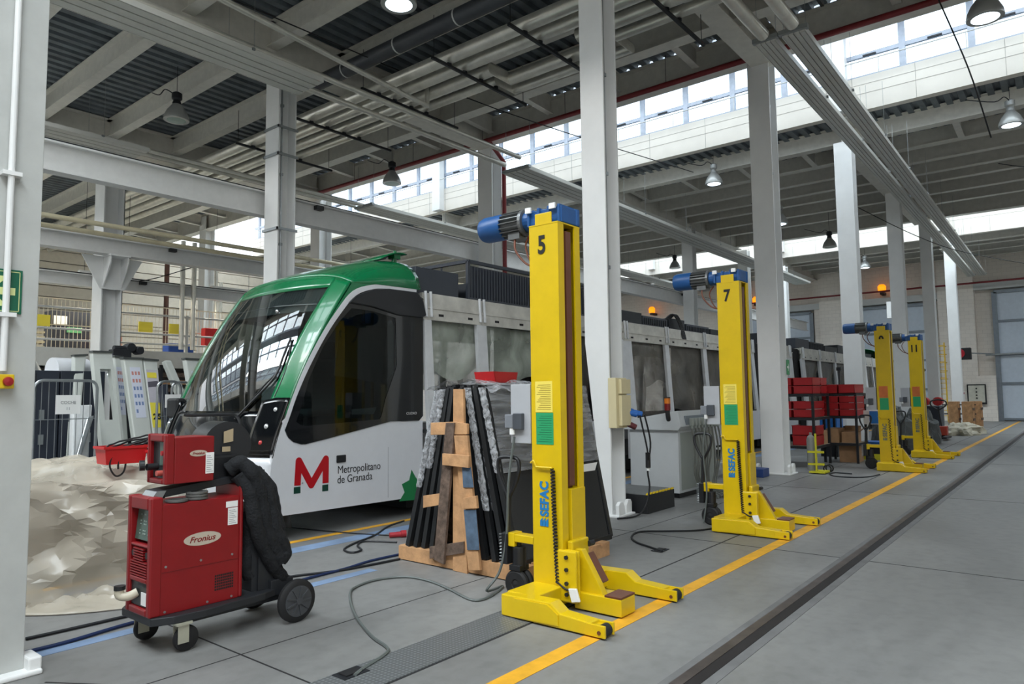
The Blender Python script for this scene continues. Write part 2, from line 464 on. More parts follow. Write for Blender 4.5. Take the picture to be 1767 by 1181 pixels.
BX_A = [2.6, 4.3, 5.95, 7.65, 9.35, 10.95]; BX_B = [24.4, 25.8, 27.0, 28.7, 30.3]; BX_C = [40.2, 42, 43.8]
for x in BX_A: ibeam((x, -8.9, ZB+0.1), (x, 33.9, ZB+0.1), 0.24, 0.5, 'roof_beam', 'pale grey roof beam crossing under dark corrugated deck, nearest roof bay', 'roof beam', 'cross beams of the nearest roof bay')
for x in BX_B: ibeam((x, -8.9, ZB+0.1), (x, 33.9, ZB+0.1), 0.24, 0.5, 'roof_beam', 'pale grey roof beam crossing under the deck beyond the first clerestory', 'roof beam', 'cross beams beyond the first clerestory')
for x in BX_C: ibeam((x, -8.9, ZB+0.1), (x, 33.9, ZB+0.1), 0.24, 0.5, 'roof_beam', 'pale grey roof beam crossing by the far wall', 'roof beam', 'cross beams by the far wall')
edge = {12.45: 'pale deep roof beam on the near side of the coffered strip before the first clerestory',
        14.25: 'pale deep roof beam above the red pipe along the first clerestory well',
        21.35: 'pale deep edge beam right under the first clerestory fascia', 23.0: 'pale deep beam beyond the coffers of the first clerestory',
        32.2: 'pale edge beam before the second clerestory', 39.5: 'pale edge beam under the far clerestory fascia'}
for x, lab in edge.items(): ibeam((x, -8.9, ZB+(0.15 if x in (21.35, 23.0, 39.5) else -0.05)), (x, 33.9, ZB+(0.15 if x in (21.35, 23.0, 39.5) else -0.05)), 0.32, 0.5 if x in (21.35, 23.0, 39.5) else 0.65, 'roof_beam', lab, 'roof beam', None)
for (xa, xb, gl) in ((12.6, 14.1, 'before'), (21.5, 22.85, 'after')):
    for k in range(21):
        y = -7.5+k*1.95
        o = ibeam((xa, y, ZB+0.22), (xb, y, ZB+0.15), 0.16, 0.45, 'roof_joist', 'short pale joist of the coffered strip just %s the first clerestory' % gl, 'roof joist', 'short joists %s the first clerestory' % gl)
ROWS = ((-2.8, 'over the open aisle'), (4.75, 'on the column row beside the aisle'), (12.3, 'on the column row behind the tram'), (20.0, 'on the column row before the mezzanine'))
for y, t_ in ROWS:
    for xa, xb, u in ((2.0, 14.3, 'nearest roof bay'), (20.35, 32.2, 'roof bay beyond the first clerestory'), (38.6, 44.7, 'last roof bay')):
        ibeam((xa, y, ZB-0.2), (xb, y, ZB-0.2), 0.42, 0.8, 'roof_girder', 'deep pale girder %s, %s' % (t_, u), 'girder', None)
# clerestory monitors
FASC = mat('cream_fascia_panel', (224, 218, 208), 0.7, var=0.03, scale=1.5)
WINF = mat('window_frame_grey', (176, 184, 198), 0.45)
GLZ = glass('window_glass', (236, 242, 246), 0.04)
def monitor(n, X, side, zb=9.0, zs=10.04, zt=11.45):
    # fascia upstand at plane X, glazing above; side=+1: the far side of the well
    th = 0.25
    x0, x1 = (X, X+th) if side > 0 else (X-th, X)
    b = MB(); b.box(x0, x1, -9, 34.0, zb, zs)
    f = tag(b.build('wall_far' if side > 0 else 'wall_near', FASC), kind='structure')
    if side > 0:
        g = MB()
        for z in (zs-0.22, zs-0.47): g.box(X-0.006, X+0.002, -9, 34.0, z, z+0.012)
        for k in range(23): g.box(X-0.005, X+0.002, -8.5+k*1.9, -8.49+k*1.9, zb, zs)
        g.build('panel_joint', mat('panel_joint_grey', (170, 166, 158), 0.7), f)
    xm = X+0.12*side
    wn = MB()
    for k in range(29):
        y = -8.97+k*1.52
        wn.box(xm-0.05, xm+0.05, y-0.075, y+0.075, zs, zt)
    for z, h in ((zs+0.02, 0.05), (zs+0.62, 0.055), (zt-0.05, 0.06)): wn.box(xm-0.04, xm+0.04, -9, 34.0, z-h, z+h)
    wo = tag(wn.build('window_%d' % n, WINF), kind='structure')
    MB().box(xm-0.004, xm+0.004, -9, 34.0, zs, zt).build('pane', GLZ, wo)
    if side > 0:
        MB().box(X-0.1, X+0.3, -9, 34.0, zt, zt+0.35).build('lintel', WINF, wo)
        h = MB()
        for k in range(28):
            y = -8.2+k*1.52
            h.box(xm-0.1, xm-0.05, y-0.16, y+0.16, zs+0.56, zs+0.6)
        h.build('window_catch', DARK, wo)
        r = MB(); r.cyl((X-0.24, -9, zs+0.33), (X-0.24, 33.9, zs+0.33), 0.018, 8)
        for k in range(22): r.cyl((X-0.24, -8+k*1.95, zs-0.1), (X-0.24, -8+k*1.95, zs+0.33), 0.012, 6)
        rr = r.build('safety_rail', PAINT); tag(rr, ('slim white safety rail along the sill of the %s clerestory' % ('first' if 10 < X < 30 else ('far' if X > 30 else 'nearest unseen'))), 'railing')
monitor(1, 20.25, 1, 9.12); monitor(2, 14.5, -1, 9.5); monitor(3, 38.45, 1, 8.85); monitor(4, 32.5, -1, 9.5)
monitor(5, 2.1, 1, 9.0); monitor(6, -4.0, -1, 9.2)
for n_, X in enumerate((-1.0, 17.4, 35.4)):      # unseen roof glazing, added to let in light and stripe the windscreen reflection
    g = MB()
    for k in range(29): g.box(X-3.0, X+2.9, -8.97+k*1.52-0.05, -8.97+k*1.52+0.05, 11.62, 11.74)
    for q in (-2.9, -1.45, 0, 1.45, 2.8): g.box(X+q-0.06, X+q+0.06, -9, 34.0, 11.6, 11.72)
    g.box(X-0.35, X+0.35, -9, 34.0, 11.3, 11.6)
    ro = tag(g.build('window_%d' % (7+n_), WINF), kind='structure')
    MB().box(X-2.9, X+2.8, -9, 34.0, 11.66, 11.668).build('pane', GLZ, ro)
tag(MB().box(14.5, 15.2, -9, 34.0, 11.8, 11.9).build('ceiling', DECK), kind='structure')
tag(MB().box(19.4, 20.6, -9, 34.0, 11.8, 11.9).build('ceiling', DECK), kind='structure')
for X in (20.14, 38.34):
    for y in (4.72, 12.3, 20.0):
        z0 = 8.5
        tag(MB().box(X-0.17, X+0.1, y-0.21, y+0.21, 9.14, 11.4).build('clerestory_post', COLP),
            'white post standing before the %s clerestory windows %s' % ('first' if X < 30 else 'far', {4.72: 'above the aisle column row', 12.3: 'above the row behind the tram', 20.0: 'above the mezzanine row'}[y]), 'post')

# ---------------------------------------------------------- columns
def hcol(x, yc, w, d, zt, label, base=True, conduit=False, taper=0.0, parent=None, rings=()):
    t = thing('steel_column', label, 'column', (x, yc, 0))
    b = MB(); tf = 0.028
    for xx in (0, d-tf):
        if taper and xx == 0:
            b.poly3([(xx, -w/2, 0), (xx, -w/2, zt), (xx, w/2, zt), (xx, w/2, 2.3), (xx, w/2-taper, 0.1), (xx, w/2-taper, 0)], (tf, 0, 0))
        else:
            b.box(xx, xx+tf, -w/2, w/2-(taper*0.3 if taper else 0), 0, zt)
    b.box(tf, d-tf, -0.012+0.03, 0.012+0.03, 0, zt)
    b.build('shaft', COLP, t)
    if base:
        g = MB(); 
        for s in (-1, 1):
            g.prism([(-0.02, 0), (-0.02, 0.16), (0.02, 0.2), (0.08, 0.2), (0.13, 0.14), (0.15, 0)], 0.05, (0, s*(w/2+0.09)-0.025-(taper*0.8 if s > 0 else 0), 0))
            g.prism([(d-0.13, 0), (d-0.11, 0.14), (d-0.06, 0.2), (d, 0.2), (d+0.03, 0.16), (d+0.03, 0)], 0.05, (0, s*(w/2+0.05)-0.025-(taper*0.8 if s > 0 else 0), 0))
        g.box(-0.04, d+0.04, -w/2-0.12, w/2+0.12-taper, 0.001, 0.03)
        g.build('base_plate', COLP, t, bevel=0.006)
    if conduit:
        c = MB(); c.cyl((0.1, -w/2+0.05, 1.8), (0.1, -w/2+0.05, zt), 0.018, 10)
        for z in (3.3, 4.6, 6.0, 7.4): c.box(0.07, 0.13, -w/2+0.02, -w/2+0.09, z, z+0.05)
        c.build('conduit', GALV, t)
    for z in rings:
        r = MB(); r.box(-0.03, d+0.03, -w/2-0.03, -w/2-0.005, z, z+0.05); r.box(-0.03, -0.005, -w/2-0.03, w/2+0.03, z, z+0.05)
        r.box(-0.03, d+0.03, w/2+0.005, w/2+0.03, z, z+0.05); r.build('clamp_band', GALV, t)
    return t
cL = thing('steel_column', 'white steel column nearest the camera with the green exit sign', 'column', (1.42, 5.16, 0))
MB().box(-0.6, 0.1, -0.2, 0.3, 0, 9.3).build('shaft', mat('near_column_paint', (184, 186, 183), 0.5, var=0.04, scale=5), cL, bevel=0.004)
CPX = WY(16, 400, 4.92).x-1.42
b = MB(); b.cyl((CPX, -0.235, 1.78), (CPX, -0.235, 9.3), 0.018, 12)
for z in (2.1, 2.95, 4.2): b.box(CPX-0.05, CPX+0.05, -0.26, -0.2, z, z+0.025)
b.build('conduit', COLP, cL)
b = MB(); b.box(-0.1, 0.17, -0.3, -0.2, 0, 0.03); b.box(0.1, 0.17, -0.28, -0.1, 0, 0.1)
b.build('base_plate', COLP, cL, bevel=0.01)
cC = hcol(8.1, 5.07, 0.37, 0.36, 9.3, 'white steel column tapering towards its foot, carrying the cream socket box behind lift 5', conduit=True, taper=0.24)
cD = hcol(14.1, 4.83, 0.43, 0.42, 8.5, 'white steel column with small green sign between lift 7 and the red crate racks', conduit=True)
cE = hcol(20.3, 4.74, 0.45, 0.4, 8.4, 'bright white steel column rising left of lift 9')
cF = hcol(26.3, 4.66, 0.42, 0.4, 8.3, 'grey white steel column between lifts 9 and 11')
cG = hcol(32.1, 4.6, 0.4, 0.4, 8.3, 'shaded grey column just right of lift 11')
cH = hcol(38.3, 4.55, 0.42, 0.4, 8.8, 'white steel column nearest the far wall beside the yellow ladder')
hcol(7.7, 12.3, 0.46, 0.4, 8.4, 'white column behind the tram cab, banded by three clamps', rings=(4.9, 6.4, 6.95), conduit=True)
hcol(14.15, 12.3, 0.5, 0.4, 8.4, 'grey white column behind the ribbed roof box with a red pipe at its side')
hcol(20.4, 12.3, 0.45, 0.4, 8.4, 'white column hidden mostly behind lift 5, behind the tram')
hcol(26.7, 12.3, 0.45, 0.4, 8.4, 'white column above the motor of lift 7', rings=(6.3,))
hcol(32.8, 12.3, 0.45, 0.4, 8.4, 'white column right of lift 7 above the tram roof')
hcol(38.4, 12.3, 0.45, 0.4, 8.4, 'far white column seen between lift 7 and lift 9')
hcol(7.45, 20.0, 0.6, 0.5, 8.4, 'white column with a bracket carrying the crane beam, behind the leaning grey panels')
hcol(14.2, 20.0, 0.5, 0.5, 8.4, 'white column behind the tram windscreen top before the mezzanine')
hcol(26.5, 20.0, 0.5, 0.4, 8.4, 'distant white column of the mezzanine row behind lift 7')
hcol(14.1, 27.45, 0.5, 0.4, 9.0, 'brown grey wall column on the mezzanine beside the red box', base=False)
# haunch bracket on the mezzanine row column
b = MB(); b.prism([(-0.05, 5.1), (-0.05, 4.75), (-0.45, 5.25), (-0.45, 5.4), (0.0, 5.4)], 0.5, (0, 0, 0), (0, 1, 0), (0, 0, 1), (1, 0, 0))
hb = [o for o in COL.objects if o.name.startswith('steel_column') and abs(o.location.x-7.45) < 0.01][0]
b = MB()
b.prism([(-0.3, 4.5), (-0.3, 5.35), (-0.75, 5.35), (-0.75, 5.15)], 0.03, (0.02, 0, 0), (0, 1, 0), (0, 0, 1), (1, 0, 0))
b.prism([(-0.3, 4.5), (-0.3, 5.35), (-0.75, 5.35), (-0.75, 5.15)], 0.03, (0.45, 0, 0), (0, 1, 0), (0, 0, 1), (1, 0, 0))
b.box(0.0, 0.5, -0.8, -0.25, 5.32, 5.36); b.prism([(-0.5, 5.35), (1.0, 5.35), (0.55, 4.5), (-0.05, 4.5)], 0.03, (0, -0.33, 0), (1, 0, 0), (0, 0, 1), (0, 1, 0))
b.build('bracket', COLP, hb)
b = MB(); b.box(0.52, 0.56, -0.2, 0.0, 0.5, 8.3)
b.build('cable_tray', mat('tray_dark_grey', (96, 102, 106), 0.5, metal=0.4, c2=(50, 54, 58), scale=40), hb)

# crane runway beams
def runway(y, z, h, w, x0, x1, lab, tilt=0.0):
    t = thing('crane_runway_beam', lab, 'crane beam', (0, y, z))
    b = MB(); b.box(x0, x1, -w/2, w/2, 0, 0.03); b.box(x0, x1, -w/2, w/2, h-0.03, h); b.box(x0, x1, -0.02, 0.02, 0.03, h-0.03)
    b.build('beam', mat('crane_beam_paint', (222, 222, 220), 0.5, var=0.03), t)
    MB().box(x0, x1, -0.03, 0.03, h, h+0.05).build('rail', DARK, t)
    s = MB()
    for k in range(int((x1-x0)/6)): s.box(x0+3+k*6, x0+3.18+k*6, -w/2-0.02, -w/2+0.1, h-0.12, h-0.03)
    s.build('stop_block', BLACKP, t)
runway(12.75, 5.28, 0.5, 0.24, -6, 44, 'pale runway beam passing behind the tram cab at column clamp height')
runway(19.45, 5.36, 0.42, 0.36, -6, 44, 'grey runway beam resting on the bracket before the mezzanine')
runway(21.2, 4.72, 0.34, 0.3, -6, 44, 'lower grey runway beam along the mezzanine edge')
# ============================================================ NUMBERED MOBILE LIFTING COLUMNS
RAILB = mat('brown_greased_rail', (104, 62, 44), 0.4, var=0.1, scale=3)
PURPLE = None
LABY = mat('pale_yellow_label', (236, 214, 92), 0.6, var=0)
LABG = mat('green_label', (34, 152, 96), 0.6, var=0)
LABR = mat('faded_red_label', (202, 108, 52), 0.6, var=0.1)
TXT = mat('black_lettering', (16, 16, 16), 0.6, var=0)
TXTB = mat('blue_lettering', (28, 118, 178), 0.5, var=0)
INKY = mat('label_print', (150, 128, 40), 0.6, var=0)
INKG = mat('label_print_green', (20, 110, 70), 0.6, var=0)
MOTG = mat('motor_cast_grey', (120, 122, 122), 0.4, metal=0.6, var=0.05)
STEELW = mat('caster_grey', (96, 98, 100), 0.5)
def lift(x, y, num, lab, boxlab=None, far=False, handle=True, tall=2.95):
    # local: +y towards the tram, -y towards the aisle; column centre at x, front at y = 0
    t = thing('mobile_column_lift', lab, 'vehicle lift', (x, y, 0), 0, 'numbered yellow mobile column lifts')
    H = tall
    b = MB()                                           # channel column, open to the aisle
    b.box(-0.17, -0.158, -0.03, 0.25, 0.12, H); b.box(0.123, 0.135, -0.03, 0.25, 0.12, H); b.box(-0.158, 0.123, 0.238, 0.25, 0.12, H)
    b.box(-0.158, -0.09, -0.03, -0.016, 0.12, H); b.box(0.06, 0.123, -0.03, -0.016, 0.12, H)
    b.box(-0.172, 0.137, -0.032, 0.252, H, H+0.01)
    b.build('column', YEL, t)
    b = MB(); b.box(-0.075, 0.045, 0.02, 0.16, 0.6, H-0.04); b.box(-0.05, 0.02, -0.02, 0.02, 0.9, H-0.05)
    b.build('guide_rail', RAILB, t)
    # carriage: sleeve, plate, gusset, fork
    MB().box(-0.07, 0.12, -0.05, 0.1, 0.38, 0.88).build('carriage', YEL, t, bevel=0.004)
    b = MB()
    for q in (-0.19, -0.155): b.box(q, q+0.025, -0.16, 0.02, 0.06, 0.44)
    b.box(-0.13, 0.1, -0.09, -0.04, 0.08, 0.5)
    b.build('carriage_plate', YEL, t, bevel=0.012)
    for z in (0.12, 0.2, 0.3, 0.39): MB().cyl((-0.205, -0.075, z), (-0.18, -0.075, z), 0.016, 6).build('bolt', DARK, t)
    MB().cyl((0.08, -0.1, 0.45), (0.14, -0.1, 0.45), 0.022, 8).build('bolt', DARK, t)
    b = MB(); b.prism([(-0.09, 0.12), (-0.09, 0.44), (-0.15, 0.44), (-0.3, 0.2), (-0.34, 0.12)], 0.06, (-0.1, 0, 0), (0, 1, 0), (0, 0, 1), (1, 0, 0))
    b.build('gusset', YEL, t, bevel=0.004)
    MB().beam((-0.0, -0.15, 0.4), (-0.0, -0.28, 0.2), 0.1, 0.03).build('safety_hook', RAILB, t, bevel=0.004)
    b = MB(); b.box(-0.13, 0.07, -0.5, -0.1, 0.012, 0.135); b.build('fork', YEL, t, bevel=0.006)
    MB().box(-0.13, 0.07, -0.5, -0.36, 0.135, 0.15).build('fork_pad', RAILB, t, bevel=0.003)
    # base legs
    for s in (-1, 1):
        x0 = s*0.52-0.06
        prof = [(0.24, 0.01), (0.24, 0.16), (-0.2, 0.17), (-0.28, 0.11), (-0.53, 0.095), (-0.53, 0.075), (-0.6, 0.075), (-0.6, 0.01)]
        g = MB(); g.prism(prof, 0.12, (x0, 0, 0), (0, 1, 0), (0, 0, 1), (1, 0, 0))
        lg = g.build('leg', YEL, t, bevel=0.008)
        g = MB(); g.prism([(0.12, 0.02), (0.12, 0.15), (-0.18, 0.155), (-0.27, 0.1), (-0.27, 0.03)], 0.012, (x0-0.01 if s < 0 else x0+0.118, 0, 0), (0, 1, 0), (0, 0, 1), (1, 0, 0))
        g.build('stiffener', YEL, lg)
        g = MB(); g.cyl((x0+0.02, -0.595, 0.045), (x0+0.1, -0.595, 0.045), 0.042, 20); g.build('roller', DARK, lg, smooth=True)
        for xq in (x0-0.003, x0+0.105): MB().box(xq, xq+0.018, -0.64, -0.48, 0.013, 0.093).build('fork_end', YEL, lg, bevel=0.004)
        g = MB(); g.cyl((x0-0.008, -0.595, 0.045), (x0+0.128, -0.595, 0.045), 0.014, 8); g.build('axle', RAILB, lg)
    MB().box(-0.5, 0.5, -0.02, 0.245, 0.03, 0.165).build('cross_base', YEL, t, bevel=0.006)
    # head and gear motor
    b = MB(); b.box(-0.16, -0.145, 0.04, 0.2, H, H+0.1); b.box(-0.16, 0.12, 0.05, 0.2, H, H+0.015); b.box(0.14, 0.17, 0.0, 0.06, H-0.05, H+0.03)
    hd = b.build('head_plate', YEL, t, bevel=0.004)
    b = MB(); b.box(-0.1, 0.12, -0.02, 0.32, H+0.02, H+0.15); b.cyl((0.01, 0.32, H+0.1), (0.01, 0.4, H+0.1), 0.09, 20); b.cyl((0.13, 0.02, H+0.02), (0.13, 0.02, H+0.16), 0.05, 12)
    for yy in (0.0, 0.1, 0.2, 0.3): b.box(-0.12, 0.13, yy-0.012, yy+0.012, H+0.015, H+0.165)
    b.build('gearbox', BLUE, t, bevel=0.008)
    for yy in (0.05, 0.29): MB().box(-0.135, -0.12, yy-0.028, yy+0.028, H+0.13, H+0.175).build('lifting_eye', WHITE, t)
    b = MB(); b.cyl((0.01, 0.4, H+0.1), (0.01, 0.64, H+0.1), 0.085, 24)
    for k in range(18):
        a = 2*PI*k/18; p = Vector((0.01+0.1*math.cos(a), 0, H+0.1+0.1*math.sin(a)))
        b.beam((p.x, 0.42, p.z), (p.x, 0.64, p.z), 0.006, 0.03, (math.cos(a), 0, math.sin(a)))
    b.box(-0.06, 0.08, 0.44, 0.56, H-0.04, H+0.02); b.cyl((0.01, 0.4, H+0.1), (0.01, 0.43, H+0.1), 0.115, 24)
    b.build('motor', MOTG, t)
    b = MB(); b.lathe([(0.105, 0), (0.112, 0.02), (0.112, 0.2), (0.1, 0.24), (0.05, 0.25), (0.0001, 0.25)], (0.01, 0.64, H+0.1), (0, 1, 0), 28)
    b.build('fan_cowl', BLUE, t, smooth=True)
    b = MB(); b.tube([(-0.04, 0.5, H-0.03), (-0.06, 0.48, H-0.14), (-0.05, 0.38, H-0.26), (-0.03, 0.28, H-0.3)], 0.009)
    b.tube([(0.0, 0.36, H+0.0), (0.0, 0.42, H-0.1), (0.0, 0.36, H-0.25), (0, 0.26, H-0.33)], 0.008); b.build('motor_cable', mat('copper_cable', (110, 58, 36), 0.5), t)
    # number, labels, lettering on the flat side facing -x
    F = frame((-0.174 if not far else -0.178, 0.165 if len(num) == 1 else 0.215, H-(0.225 if not far else 0.27)), (0, -1, 0), (0, 0, 1))
    text('number', num, 0.2 if not far else 0.24, TXT, t, F, bold=0.006 if not far else 0.007, sx=0.8)
    yl = LABR if far else LABY
    l1 = MB().box(-0.1725, -0.1705, 0.045, 0.21, 1.47, 1.71).build('label', yl, t)
    l2 = MB().box(-0.1725, -0.1705, 0.04, 0.205, 1.22, 1.465).build('label', LABG, t)
    if not far:
        b = MB()
        for k in range(14): b.box(-0.1732, -0.1724, 0.06, 0.195-(k % 4)*0.012, 1.49+k*0.0145, 1.494+k*0.0145)
        b.build('print', INKY, l1)
        b = MB()
        for k in range(12): b.box(-0.1732, -0.1724, 0.055, 0.19-(k % 3)*0.015, 1.24+k*0.018, 1.244+k*0.018)
        b.build('print', INKG, l2)
    tm = mat('faded_lettering', (112, 116, 96), 0.6, var=0) if far else TXTB
    F = frame((-0.173 if not far else -0.178, 0.1, 0.67), (0, 0, 1), (0, 1, 0))
    M2 = F
    text('lettering', 'SEFAC', 0.108, tm, t, M2, bold=0.005, sx=0.85, space=1.05)
    b = MB()
    for k in range(3): b.prism([(0, 0), (0.065, 0.0), (0.04, 0.024), (0, 0.024)], 0.003, (-0.175, 0.1+k*0.027, 0.595), (0, 0, 1), (0, 1, 0), (1, 0, 0))
    b.build('emblem', tm, t)
    # spiral cable down the side
    pts = []
    hx = -0.185
    for k in range(272 if not far else 110):
        n_ = 272 if not far else 110
        u = k/n_; z = 1.04-u*0.86; yy = 0.045-0.015*u-0.02*u*u
        a = u*2*PI*(34 if not far else 16); pts.append((hx+0.012*math.cos(a), yy+0.016*math.sin(a), z))
    b = MB(); b.tube(pts, 0.006, 5, 0); b.tube([(hx, 0.02, 0.2), (hx-0.01, -0.06, 0.16), (hx-0.02, -0.12, 0.16)], 0.008, 6)
    b.build('coiled_cable', BLACK, t)
    b = MB(); b.tube([(-0.19, 0.25, 1.075), (-0.19, 0.22, 1.09), (-0.19, 0.2, 1.05), (-0.19, 0.17, 1.045), (-0.19, 0.045, 1.045)], 0.008, 8); b.build('cable_hook', YEL, t)
    b = MB(); b.poly3([(-0.215, -0.1, 0.17), (-0.215, -0.17, 0.18), (-0.215, -0.2, 0.09), (-0.215, -0.13, 0.075)], (0.02, 0, 0)); b.build('limit_tag', WHITE, t, bevel=0.004)
    # control cabinet on the tram side
    MB().box(-0.16, 0.12, 0.27, 0.47, 1.22, 1.69).build('control_cabinet', GALV if False else mat('cabinet_grey', (172, 174, 178), 0.45, var=0.02), t, bevel=0.004)
    c = MB().box(-0.2, -0.16, 0.33, 0.42, 1.33, 1.46).build('connector', mat('connector_dark_grey', (70, 74, 80), 0.5), t, bevel=0.006)
    MB().box(-0.205, -0.16, 0.42, 0.5, 1.34, 1.45).build('connector', mat('connector_grey', (120, 124, 130), 0.5), t, bevel=0.006)
    MB().cyl((-0.18, 0.44, 1.29), (-0.18, 0.44, 1.34), 0.022, 12).build('cable_gland', WHITE, c)
    # steering drawbar, bracket and caster
    b = MB(); b.box(-0.17, -0.07, 0.24, 0.47, 0.44, 0.5); b.box(-0.174, -0.066, 0.44, 0.503, 0.4, 0.51); b.build('drawbar_bracket', YEL, t, bevel=0.006)
    b = MB(); b.cyl((-0.12, 0.43, 0.24), (-0.12, 0.43, 0.4), 0.055, 16); b.cyl((-0.12, 0.43, 0.4), (-0.12, 0.43, 0.47), 0.02, 10); b.box(-0.18, -0.06, 0.38, 0.49, 0.215, 0.26)
    b.box(-0.125, -0.115, 0.4, 0.46, 0.1, 0.23)
    b.box(-0.19, -0.1, 0.5, 0.56, 0.26, 0.5)
    b.build('steering_head', BLACKP, t, bevel=0.004)
    for s in (-1, 1):
        ww = MB(); ww.lathe([(0.0001, 0), (0.035, 0.006), (0.04, 0.0), (0.095, 0.0), (0.112, 0.012), (0.112, 0.034), (0.095, 0.046), (0.0001, 0.046)], (-0.12+s*0.035-0.023, 0.43, 0.112), (1, 0, 0), 28)
        ww.build('caster_wheel', BLACK, t, smooth=True)
    if handle:
        b = MB(); b.cyl((-0.15, 0.53, 0.3), (-0.16, 0.5, 0.82), 0.022, 10)
        b.tube([(-0.16, 0.5, 0.78), (-0.16, 0.58, 0.92), (-0.16, 0.61, 1.03), (-0.16, 0.58, 1.1), (-0.16, 0.42, 1.1), (-0.16, 0.39, 1.03), (-0.16, 0.42, 0.92), (-0.16, 0.5, 0.78)], 0.016, 8)
        b.build('drawbar', BLACKP, t)
    sp = MB(); pts = []
    for k in range(80):
        a = k/80*2*PI*10; pts.append((-0.15+0.02*math.cos(a), 0.585+0.02*math.sin(a), 0.25+k/80*0.25))
    sp.tube(pts, 0.005, 5, 0); sp.build('spring', GALV, t)
    return t
lift(4.62, 3.15, '5', 'largest yellow lifting column, numbered 5, nearest the camera')
lift(8.48, 3.2, '7', 'yellow lifting column numbered 7, standing before the grey console')
lift(16.4, 3.1, '9', 'yellow lifting column numbered 9 with an orange faded label, before the red crate racks', far=True, tall=2.86)
lift(19.95, 3.08, '11', 'yellow lifting column numbered 11, farthest of the four in the row', far=True, tall=2.84)
# ============================================================ TRAM
TGREEN = mat('tram_green', (10, 112, 66), 0.22, var=0.03, coat=0.5)
TWHITE = mat('tram_white', (216, 218, 222), 0.3, var=0.015, coat=0.3)
TBLK = mat('tram_gloss_black', (10, 12, 15), 0.12, var=0, coat=0.5)
TBLK2 = mat('tram_satin_black', (28, 30, 34), 0.35, var=0.03)
TALU = mat('bare_aluminium_bodywork', (204, 202, 194), 0.42, metal=0.1, var=0.12, scale=4)
TPIL = mat('window_pillar_white', (208, 210, 212), 0.45, var=0.05)
RBOX = mat('roof_equipment_grey', (58, 63, 72), 0.5, var=0.06, scale=2)
RBOX2 = mat('roof_equipment_dark', (38, 42, 48), 0.5, var=0.06)
SHADE = mat('interior_shade_grey', (122, 132, 134), 0.7, var=0.03)
INT = mat('dark_interior', (40, 43, 45), 0.8, var=0.1)
WSG = glass('windscreen_glass', (190, 202, 200), 0.10, 0.015)
DKG = glass('dark_cab_glass', (160, 168, 168), 0.03, 0.015)
FILM = film('masking_film', (176, 184, 172), 0.62, 0.9, 2.2)
FILMD = film('masking_film_dark', (112, 108, 100), 0.62, 0.9, 1.6)
Y0, Y1, YC, HW = 7.1, 9.75, 8.425, 1.325
def interp(tab, z):
    if z <= tab[0][0]: return tab[0][1]
    for (a, b_), (c, d) in zip(tab, tab[1:]):
        if z <= c: return b_+(d-b_)*(z-a)/(c-a)
    return tab[-1][1]
XS = [(0.28, 4.56), (0.6, 4.46), (1.0, 4.5), (1.37, 4.655), (1.62, 4.75), (1.97, 4.905), (2.38, 5.15), (2.7, 5.36), (2.94, 5.53), (3.05, 5.6), (3.2, 5.69), (3.4, 5.85)]
_XC = {}
def xsm(z):
    if z >= 1.37:
        a, b_, c = (1.37, 4.655), (2.25, 5.07), (3.2, 5.69)
        return a[1]*(z-b_[0])*(z-c[0])/((a[0]-b_[0])*(a[0]-c[0]))+b_[1]*(z-a[0])*(z-c[0])/((b_[0]-a[0])*(b_[0]-c[0]))+c[1]*(z-a[0])*(z-b_[0])/((c[0]-a[0])*(c[0]-b_[0]))
    k = round(z, 3)
    if k not in _XC: _XC[k] = sum(interp(XS, k+d*0.06) for d in range(-6, 7))/13
    return _XC[k]
def frontX(s, z): return xsm(z)-0.24*(1-abs(s)**2.2)
def onfront(px, py, off=0.0):
    d = ray(px, py).normalized(); t = 3.0
    while t < 16:
        p = Vector((0, 0, CAMH))+d*t
        s = (p.y-YC)/HW
        if abs(s) <= 1 and p.x >= frontX(s, p.z): break
        t += 0.004
    return p-d*off
def fpatch(s0, s1, z0, z1, nu, nv, off=0.0):
    def fn(u, v):
        s = s0+(s1-s0)*u; a = z0(s) if callable(z0) else z0; c = z1(s) if callable(z1) else z1
        z = a+(c-a)*v
        return (frontX(s, z)-off, YC+HW*s, z)
    return MB().grid(fn, nu, nv)
ztop = lambda s: 3.05+0.15*(1-abs(s)**4)
def mirror_mesh(o, xm):
    for v in o.data.vertices: v.co.x = xm-v.co.x
    o.data.flip_normals()
tram = thing('tram', 'green and white articulated tram with a stripped grey body, parked behind the lifts', 'tram')
